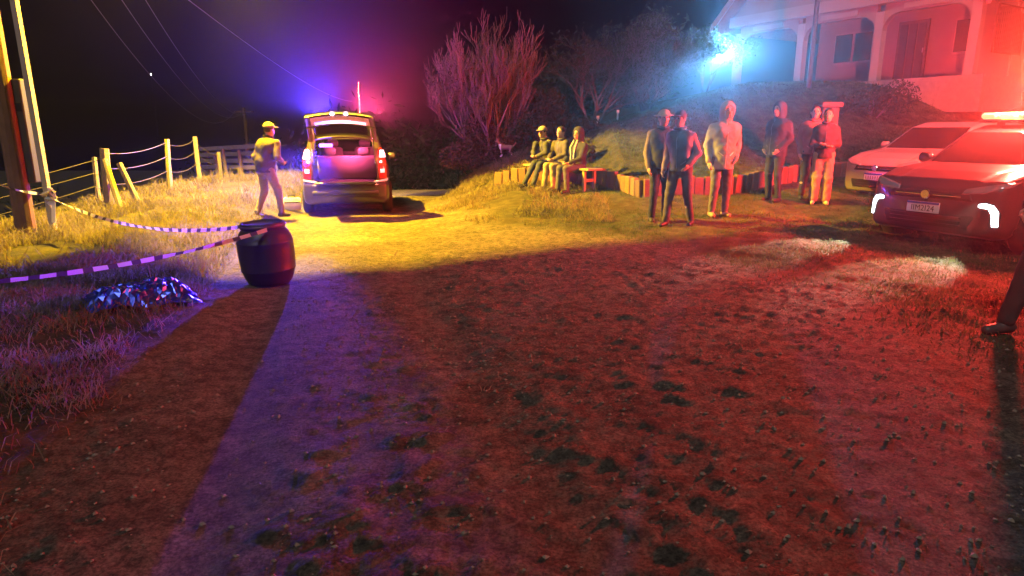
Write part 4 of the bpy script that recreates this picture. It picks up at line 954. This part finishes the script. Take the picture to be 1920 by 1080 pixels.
# ------------------------------------------------------------------ PEOPLE
def skinm(i): return mat('skin_%d' % i, [(.42, .25, .18), (.50, .31, .23), (.34, .20, .14)][i], .55, var=.12, scale=20)
def cloth(name, c, rough=.85): return mat('cloth_' + name, c, rough, var=.22, scale=18, bump=.25, bscale=120)
def person(label, loc, face, H=1.74, skin=0, jacket=('navy', (.03, .032, .045)), trousers=('black', (.02, .02, .022)), shoes=(.02, .018, .016), sleeves=None, arms=None, legs=None, seated=False,
           lean=(0, 0), head=0.0, hat=None, hair=(.02, .015, .012), hem=None, bulk=1.0, stripes=False, skirtw=0.0, group=None, fullgroup=None, headtilt=0.0):
    s = H / 1.75; rz = math.atan2(face[1], face[0]) - math.pi / 2
    t = thing('person', label, 'person', loc, rz, group)
    pz = .50 if seated else .93
    lx, ly = lean
    pel = np.array((0, -.30 if seated else 0, pz)); che = pel + (lx * .6, ly * .6, .37); sh = pel + (lx * .85, ly * .85, .50); nk = pel + (lx, ly + .01, .58); hc = pel + (lx * 1.15 + .0, ly * 1.15 + .035, .715)
    A = dict(L=[(-.175, -.02, .475), (-.225, -.05, .20), (-.215, .05, -.04)], R=[(.175, -.02, .475), (.225, -.05, .20), (.215, .05, -.04)])
    if arms: A.update(arms)
    if seated: Lg = dict(L=[(-.10, 0, .02), (-.11, .42, .01), (-.12, .40, -.43)], R=[(.10, 0, .02), (.11, .42, .01), (.13, .46, -.43)])
    else: Lg = dict(L=[(-.09, 0, 0), (-.10, .03, -.43), (-.11, -.02, -.85)], R=[(.09, 0, 0), (.10, .03, -.43), (.11, -.02, -.85)])
    if legs: Lg.update(legs)
    arm = {}; leg = {}
    for k, sg in (('L', -1), ('R', 1)):
        a = [np.array(q, float) + pel for q in A[k]]; a[0] = a[0] + np.array((lx * .85, ly * .85, 0))
        if not (arms and k in arms): a[1] = a[1] + np.array((lx * .6, ly * .6, 0)); a[2] = a[2] + np.array((lx * .4, ly * .4, 0))
        arm[k] = a; leg[k] = [np.array(q, float) + pel for q in Lg[k]]
    allp = np.array([p for d in (arm, leg) for k in d for p in d[k]] + [hc + (0, 0, .2), pel]); lo = allp.min(0) - .28; hi = allp.max(0) + .28; lo[2] = -.02
    hi[2] = hc[2] + .2
    lo, hi = lo * s, hi * s; X = lambda p: tuple(np.array(p) * s)
    yaw = head; cyw, syw = math.cos(yaw), math.sin(yaw)
    hd_ = lambda x, y, z: tuple((hc + np.array((x * cyw - y * syw, x * syw + y * cyw, z + headtilt * y))) * s)
    # ---- body (one continuous skin surface)
    b_ = Blob(lo, hi, .016 * s)
    b_.ell(X(pel + (0, 0, .0)), (.155 * s, .11 * s, .12 * s), .05); b_.cone(X(pel + (0, 0, .05)), X(che), .125 * s, .14 * s, .05); b_.cone(X(che + (-.07, 0, .02)), X(che + (.07, 0, .02)), .115 * s, .115 * s, .05)
    b_.cone(X(sh + (-.12, 0, .0)), X(sh + (.12, 0, 0)), .065 * s, .065 * s, .06); b_.cone(X(sh + (0, 0, .02)), X(hc + (0, -.02, -.03)), .058 * s, .055 * s, .03)
    b_.ell(hd_(0, -.01, .02), (.076 * s, .095 * s, .108 * s), .02); b_.ell(hd_(0, .02, -.055), (.056 * s, .07 * s, .065 * s), .03); b_.cone(hd_(0, .088, .015), hd_(0, .106, -.022), .010 * s, .015 * s, .012)
    b_.cone(hd_(-.018, .082, -.062), hd_(.018, .082, -.062), .009 * s, .009 * s, .01)
    for sg in (-1, 1): b_.ell(hd_(.078 * sg, -.01, .0), (.014 * s, .024 * s, .034 * s), .01)
    w = b_._win(np.array(hd_(0, 0, 0)) - .16, np.array(hd_(0, 0, 0)) + .16)
    for sg in (-1, 1): b_.F[w] = smax(b_.F[w], -(sd_ell(*b_._ax(w), hd_(.031 * sg, .096, .022), (.017 * s, .016 * s, .012 * s))), .012)
    for k, sg in (('L', -1), ('R', 1)):
        a0, a1, a2 = arm[k]; b_.cone(X(a0), X(a1), .052 * s, .042 * s, .04); b_.cone(X(a1), X(a2), .042 * s, .028 * s, .02)
        d_ = (a2 - a1) / np.linalg.norm(a2 - a1); sd_ = np.cross(d_, (0, 1, .15)); sd_ = sd_ / (np.linalg.norm(sd_) + 1e-9); fw = np.cross(sd_, d_)
        pm = a2 + d_ * .05; b_.cone(X(a2), X(pm), .026 * s, .032 * s, .02)
        for fi_, (o_, L_) in enumerate(((-.028, .062), (-.009, .072), (.010, .068), (.028, .052))):
            r0 = a2 + d_ * .075 + fw * o_; r1 = r0 + d_ * L_ * .55 - sd_ * sg * .010; r2 = r1 + d_ * L_ * .4 - sd_ * sg * .028
            b_.cone(X(r0), X(r1), .0115 * s, .0105 * s, .006).cone(X(r1), X(r2), .0105 * s, .009 * s, .006)
        th = a2 + d_ * .03 + fw * .028; b_.cone(X(th), X(th + fw * .03 + d_ * .03), .014 * s, .012 * s, .008).cone(X(th + fw * .03 + d_ * .03), X(th + fw * .032 + d_ * .06), .012 * s, .010 * s, .006)
        l0, l1, l2 = leg[k]; b_.cone(X(l0), X(l1), .082 * s, .054 * s, .05); b_.cone(X(l1), X(l1 * .6 + l2 * .4), .053 * s, .055 * s, .02); b_.cone(X(l1 * .6 + l2 * .4), X(l2), .055 * s, .036 * s, .02)
        b_.cone(X(l2 + (0, -.03, -.04)), X(l2 + (sg * .02, .13, -.055)), .034 * s, .024 * s, .02)
    b_.build('body', skinm(skin), t)
    # ---- trousers
    tm = cloth(*trousers); b_ = Blob(lo, hi, .0175 * s)
    b_.ell(X(pel), (.172 * s, .128 * s, .13 * s), .05)
    b_.cone(X(pel + (0, 0, .02)), X(pel + (0, 0, .12)), .142 * s, .138 * s, .03)
    for k in 'LR':
        l0, l1, l2 = leg[k]; e = skirtw; b_.cone(X(l0), X(l1), .102 * s, (.072 + e) * s, .04); b_.cone(X(l1), X(l2 + (0, 0, .02)), (.072 + e) * s, (.058 + e * 1.4) * s, .02)
    b_.wrinkle(.009, 14, 42, 1.0 + H * 30)
    za = {k: leg[k][2][2] * s for k in 'LR'}
    b_.cut(lambda X_, Y_, Z_: (min(za.values()) - .03) - Z_ + 0 * X_)
    b_.build('trousers', tm, t)
    # ---- shoes
    sm = mat('shoe_%02d' % int(shoes[0] * 100), shoes, .5, var=.2)
    for k, sg in (('L', -1), ('R', 1)):
        l2 = leg[k][2]; c_ = np.array(X(l2)); b_ = Blob(c_ - (.14, .16, .12), c_ + (.14, .26, .12), .012 * s)
        b_.cone(X(l2 + (0, -.04, -.035)), X(l2 + (sg * .02, .14, -.05)), .046 * s, .036 * s, .02); b_.cone(X(l2 + (0, -.005, -.02)), X(l2 + (0, -.005, .05)), .046 * s, .046 * s, .02)
        zc = (l2[2] - .085) * s; b_.cut(lambda X_, Y_, Z_: zc - Z_ + 0 * X_); b_.build('shoe', sm, t)
    # ---- jacket
    jm = cloth(*jacket); hz = pel[2] + (hem if hem is not None else -.06)
    b_ = Blob(lo, hi, .0175 * s); bk = bulk
    b_.cone(X(pel + (0, 0, (hem or -.06) - .03)), X(pel + (0, 0, .12)), .165 * s * bk, .158 * s * bk, .05); b_.cone(X(pel + (-.03, 0, .10)), X(che + (-.05, 0, 0)), .14 * s * bk, .15 * s * bk, .05); b_.cone(X(pel + (.03, 0, .10)), X(che + (.05, 0, 0)), .14 * s * bk, .15 * s * bk, .05)
    b_.cone(X(che + (-.08, 0, .03)), X(che + (.08, 0, .03)), .138 * s * bk, .138 * s * bk, .05); b_.cone(X(sh + (-.11, 0, -.02)), X(sh + (.11, 0, -.02)), .084 * s, .084 * s, .06); b_.cone(X(sh), X(nk + (0, 0, .03)), .088 * s, .075 * s, .03)
    def sl_(bb):
        for k in 'LR':
            a0, a1, a2 = arm[k]; d_ = (a2 - a1) / np.linalg.norm(a2 - a1); bb.cone(X(a0), X(a1), .072 * s * bk, .062 * s * bk, .03); bb.cone(X(a1), X(a2 - d_ * .0), .062 * s * bk, .047 * s, .02)
    if sleeves is None: sl_(b_)
    b_.wrinkle(.011, 13, 36 if bulk < 1.1 else 60, H * 40)
    b_.cut(lambda X_, Y_, Z_: np.maximum(hz * s - Z_, Z_ - (nk[2] + .035) * s) + 0 * X_) if not arms_up(arm, nk) else b_.cut(lambda X_, Y_, Z_: hz * s - Z_ + 0 * X_)
    jb = b_; jo = b_.build('jacket', jm, t)
    if sleeves is not None:
        b_ = Blob(lo, hi, .0175 * s); sl_(b_); b_.wrinkle(.009, 13, 36, H * 20); b_.build('sleeves', cloth(*sleeves), t)
    # zip, pockets and collar laid on the jacket front
    def front(x, z):
        jx = int(round((x - jb.lo[0]) / jb.h)); jz = int(round((z - jb.lo[2]) / jb.h)); col_ = jb.F[min(max(jx, 0), jb.n[0] - 1), :, min(max(jz, 0), jb.n[2] - 1)]
        w_ = np.nonzero(col_ < 0)[0]; return None if len(w_) == 0 else jb.lo[1] + jb.h * w_[-1]
    tr = mat('trim_' + jacket[0], [min(.9, c * 2.2 + .04) for c in jacket[1]], .45, .2)
    pts = []
    for i in range(9):
        z_ = (hz + .03) * s + ((nk[2] - .03) - (hz + .03)) * s * i / 8; x_ = (lx * .7 * i / 8) * s + .012; y_ = front(x_, z_)
        if y_ is not None: pts.append((x_, y_ + .010, z_))
    if len(pts) > 2: MB().tube(pts, .007, 4).build('zip', tr, jo)
    for sg in (-1, 1):
        z_ = (pel[2] + .07) * s; x_ = .085 * sg * s; q_ = [(x_ - .035, z_ - .03 * sg), (x_ + .035, z_ + .03 * sg)]
        pp_ = [(a_, front(a_, b__), b__) for a_, b__ in q_]
        if all(k_[1] is not None for k_ in pp_): MB().tube([(k_[0], k_[1] + .006, k_[2]) for k_ in pp_], .008, 4).build('pocket', tr, jo)
    if hat != 'hood':
        ring = [X(nk + (.083 * math.cos(a_), .078 * math.sin(a_) + .005, .012 + .018 * math.sin(-a_))) for a_ in [k_ * math.pi / 7 for k_ in range(15)]]
        MB().tube(ring, .022 * s, 6).build('collar', jm, jo, True)
    dk = mat('eye_dark', (.02, .015, .012), .3)
    for sg in (-1, 1):
        c_ = Vector(hd_(.031 * sg, .082, .022)); MB().lathe([(.003, -.006), (.011, -.003), (.011, .003), (.003, .006)], 8, c_, Matrix.Rotation(R(90), 3, 'X')).build('eye', dk, t)
        MB().tube([hd_(.016 * sg, .092, .044), hd_(.048 * sg, .080, .044)], .006 * s, 4).build('eyebrow', dk, t)
    MB().tube([hd_(-.020, .088, -.060), hd_(0, .094, -.060), hd_(.020, .088, -.060)], .005 * s, 4).build('lips', mat('lips', (.25, .10, .09), .5), t)
    if stripes:
        wm = cloth('pale_stripe', (.62, .58, .50))
        for sg in (-1, 1):
            pts = [X(nk + (.055 * sg, .075, .02)), X(che + (.075 * sg, .165 * bk, .08)), X(che + (.05 * sg, .175 * bk, -.10)), X(pel + (.045 * sg, .185 * bk, .05))]
            MB().tube(pts, .016 * s, 6).build('stripe', wm, jo, True)
    # ---- headwear
    hm = mat('hair_%02d' % int(hair[0] * 100), hair, .6, var=.3, scale=40)
    b_ = Blob(lo, hi, .012 * s); h0 = np.array(hd_(0, 0, 0))
    fwd = np.array((-syw, cyw, 0.0))
    fdot = lambda X_, Y_: (X_ - h0[0]) * fwd[0] + (Y_ - h0[1]) * fwd[1]
    if hat != 'hood':
        b_.ell(hd_(0, -.02, .035), (.086 * s, .103 * s, .108 * s))
        b_.cut(lambda X_, Y_, Z_: np.maximum(fdot(X_, Y_) - .045 * s - .35 * (Z_ - h0[2] - .05 * s), h0[2] - .035 * s - Z_))
        if hat == 'bun': b_.ell(hd_(0, -.10, .09), (.045 * s, .045 * s, .045 * s)).ell(hd_(0, -.08, -.06), (.07 * s, .05 * s, .09 * s))
        if hat == 'long': b_.ell(hd_(0, -.07, -.08), (.085 * s, .055 * s, .14 * s))
        b_.build('hair', hm, t)
    if hat in ('cap', 'lightcap', 'brim'):
        cm = cloth('cap_' + hat, {'cap': (.05, .05, .055), 'lightcap': (.30, .26, .20), 'brim': (.42, .34, .24)}[hat])
        b_ = Blob(lo, hi, .012 * s); b_.ell(hd_(0, -.01, .055), (.095 * s, .112 * s, .098 * s)); b_.cut(lambda X_, Y_, Z_: h0[2] + .045 * s - Z_ + 0 * X_)
        if hat == 'brim': b_.ell(hd_(0, 0, .052), (.165 * s, .185 * s, .014 * s), .02)
        else: b_.ell(hd_(0, .115, .052), (.075 * s, .085 * s, .013 * s), .015)
        b_.build('hat', cm, t)
    if hat == 'hood':
        b_ = Blob(lo, hi, .013 * s); b_.ell(hd_(0, -.025, .03), (.118 * s, .13 * s, .145 * s)); b_.cone(hd_(0, -.05, -.04), X(nk + (0, -.03, -.02)), .105 * s, .10 * s, .03)
        w = b_._win(h0 - .3, h0 + .3)
        b_.F[w] = smax(b_.F[w], -sd_ell(*b_._ax(w), hd_(0, .14, -.005), (.078 * s, .13 * s, .105 * s)), .03)
        b_.build('hood', jm, t)
    return t
def arms_up(arm, nk): return any(p[2] > nk[2] for k in arm for p in arm[k])

GRP = 'bystanders in the yard'
# seated three
f2 = (FACE.x, FACE.y)
sits = [(seatR, dict(label='person in black jacket with pale chest stripes seated nearest on the bench', jacket=('black_tracksuit', (.025, .025, .03)), trousers=('grey', (.09, .08, .08)), hat='hood', stripes=True, H=1.72, head=.15, arms=dict(R=[(.19, 0, .48), (.24, .12, .24), (.10, .30, .14)], L=[(-.19, 0, .48), (-.24, .12, .24), (-.08, .30, .13)]))),
        (seatR, dict(label='person in khaki trousers and dark jacket seated in the middle of the bench', jacket=('brownish', (.075, .06, .05)), trousers=('khaki', (.30, .23, .11)), hat=None, H=1.74, skin=1, head=.3, lean=(0, .08), shoes=(.20, .15, .09), arms=dict(R=[(.19, .06, .48), (.25, .20, .26), (.10, .36, .16)], L=[(-.19, .06, .48), (-.25, .20, .26), (-.10, .36, .16)]))),
        (seatR, dict(label='person in dark clothes leaning forward at the far end of the bench', jacket=('dark_green', (.05, .05, .035)), trousers=('dark_blue', (.04, .045, .06)), hat='lightcap', H=1.70, skin=1, head=.3, lean=(0, .20), arms=dict(R=[(.19, .14, .46), (.24, .34, .28), (.08, .46, .20)], L=[(-.19, .14, .46), (-.24, .34, .28), (-.08, .46, .20)]), legs=dict(L=[(-.10, 0, .02), (-.12, .42, .02), (-.13, .60, -.43)], R=[(.10, 0, .02), (.11, .42, .02), (.14, .66, -.43)])))]
for i, (q, kw) in enumerate(sits):
    p0 = Vector((q.x, q.y, 0)) + BAX * .50 * i - FACE * .10
    person(loc=on(p0.x, p0.y, .0), face=f2, seated=True, group='people on the bench', **kw)
# officer by the open car
person(label='person in cap and padded dark jacket with khaki trousers walking beside the open car', loc=G(506, 409), face=(.55, .75), H=1.78, sleeves=('officer_sleeve', (.11, .075, .055)), jacket=('officer', (.055, .042, .04)), trousers=('khaki_uniform', (.26, .20, .11)), hat='lightcap', lean=(.0, .10), bulk=1.12, shoes=(.05, .04, .035),
       arms=dict(R=[(.20, .06, .47), (.27, .08, .22), (.17, .26, .12)], L=[(-.20, .06, .47), (-.28, -.02, .22), (-.26, .06, -.01)]), legs=dict(R=[(.09, 0, 0), (.10, .16, -.41), (.11, .20, -.84)], L=[(-.09, 0, 0), (-.10, .0, -.43), (-.11, -.20, -.84)]))
# standing group
person(label='person in dark jacket with light sleeves and brimmed hat, leftmost of the standing group', loc=G(1234, 416), face=(.05, -1), H=1.74, skin=1, jacket=('charcoal', (.035, .033, .04)), sleeves=('rose_grey', (.20, .14, .13)), trousers=('black_jeans', (.022, .022, .026)), hat='brim', group=GRP, head=.1,
       arms=dict(L=[(-.175, -.02, .475), (-.225, -.08, .21), (-.17, .07, .0)]))
person(label='person in shiny dark jacket with legs apart, in front of the brimmed hat', loc=G(1270, 424), face=(-.55, -.8), H=1.72, jacket=('shiny_black', (.055, .05, .065), .45), sleeves=('red_lit', (.20, .10, .12), .5), trousers=('dark_jeans', (.075, .055, .06)), hat='cap', group=GRP, head=-.2,  # red light on the sleeves is put into their cloth colour
       legs=dict(R=[(.09, 0, 0), (.13, .08, -.43), (.15, .14, -.845)], L=[(-.09, 0, 0), (-.12, -.03, -.43), (-.15, -.17, -.845)]), arms=dict(R=[(.175, -.02, .475), (.23, -.01, .20), (.24, .10, -.04)], L=[(-.175, -.02, .475), (-.24, -.05, .21), (-.16, .10, .04)]), lean=(.03, .03))
person(label='person in long cream quilted coat with the hood up', loc=G(1346, 406), face=(.08, -1), H=1.80, skin=1, jacket=('cream_quilt', (.36, .32, .25)), trousers=('grey_trousers', (.12, .10, .10)), hat='hood', shoes=(.34, .24, .14), hem=-.17, bulk=1.10, group=GRP,
       arms=dict(L=[(-.185, -.02, .475), (-.27, -.08, .23), (-.19, .08, .02)], R=[(.185, -.02, .475), (.24, -.03, .20), (.235, .06, -.05)]), lean=(-.02, 0))
person(label='person dressed all in black with hood up, standing alone facing left', loc=G(1447, 378), face=(-.85, -.5), H=1.76, jacket=('black_coat', (.02, .018, .024)), trousers=('black_t', (.018, .017, .02)), hat='hood', group=GRP, bulk=1.1, hem=-.10,
       arms=dict(L=[(-.18, -.02, .475), (-.23, -.04, .21), (-.15, .12, .03)], R=[(.18, -.02, .475), (.23, -.04, .21), (.15, .12, .03)]))
person(label='person in rust jacket and dark trousers, half hidden at the left of the pair', loc=G(1512, 374), face=(-.2, -1), H=1.70, skin=1, jacket=('rust', (.26, .10, .08)), trousers=('dark_legging', (.03, .025, .028)), hat='long', group=GRP, bulk=1.08, head=-.1)
person(label='person with folded arms in dark top and wide beige trousers', loc=G(1535, 383), face=(-.35, -.95), H=1.68, skin=1, jacket=('dark_top', (.05, .03, .035)), trousers=('beige', (.30, .22, .16)), hat='bun', group=GRP, skirtw=.02, shoes=(.55, .45, .40), head=-.1,
       arms=dict(L=[(-.165, -.02, .465), (-.22, .03, .20), (.0, .19, .19)], R=[(.165, -.02, .465), (.22, .03, .20), (.0, .21, .16)]))
# figure at the right edge, cut by the frame
ep = G(1955, 632)
person(label='person in dark trousers and black shoes cut off by the right edge', loc=ep, face=(-.95, -.30), H=1.80, jacket=('edge_jacket', (.04, .03, .03)), trousers=('edge_trousers', (.035, .025, .025)), hat='cap', shoes=(.06, .05, .05), bulk=1.1,
       lean=(.0, -.02), legs=dict(R=[(.09, -.04, 0), (.11, .08, -.43), (.13, .20, -.845)], L=[(-.09, -.04, 0), (-.10, -.08, -.43), (-.12, -.14, -.845)]))

# ------------------------------------------------------------------ HAZE: thin damp night air round the whole place
hzm = bpy.data.materials.new('night_haze'); hzm.use_nodes = True; hn = hzm.node_tree; hn.nodes.clear()
ho = hn.nodes.new('ShaderNodeOutputMaterial'); pv_ = hn.nodes.new('ShaderNodeVolumePrincipled')
pv_.inputs['Color'].default_value = (.9, .9, .92, 1); pv_.inputs['Density'].default_value = HAZE; pv_.inputs['Anisotropy'].default_value = .87
hn.links.new(pv_.outputs[0], ho.inputs['Volume'])
hb = MB().box((0, 100, -1.0), (500, 340, 28)).build('haze', hzm); tag(hb, 'thin damp haze filling the night air', 'haze', kind='stuff')
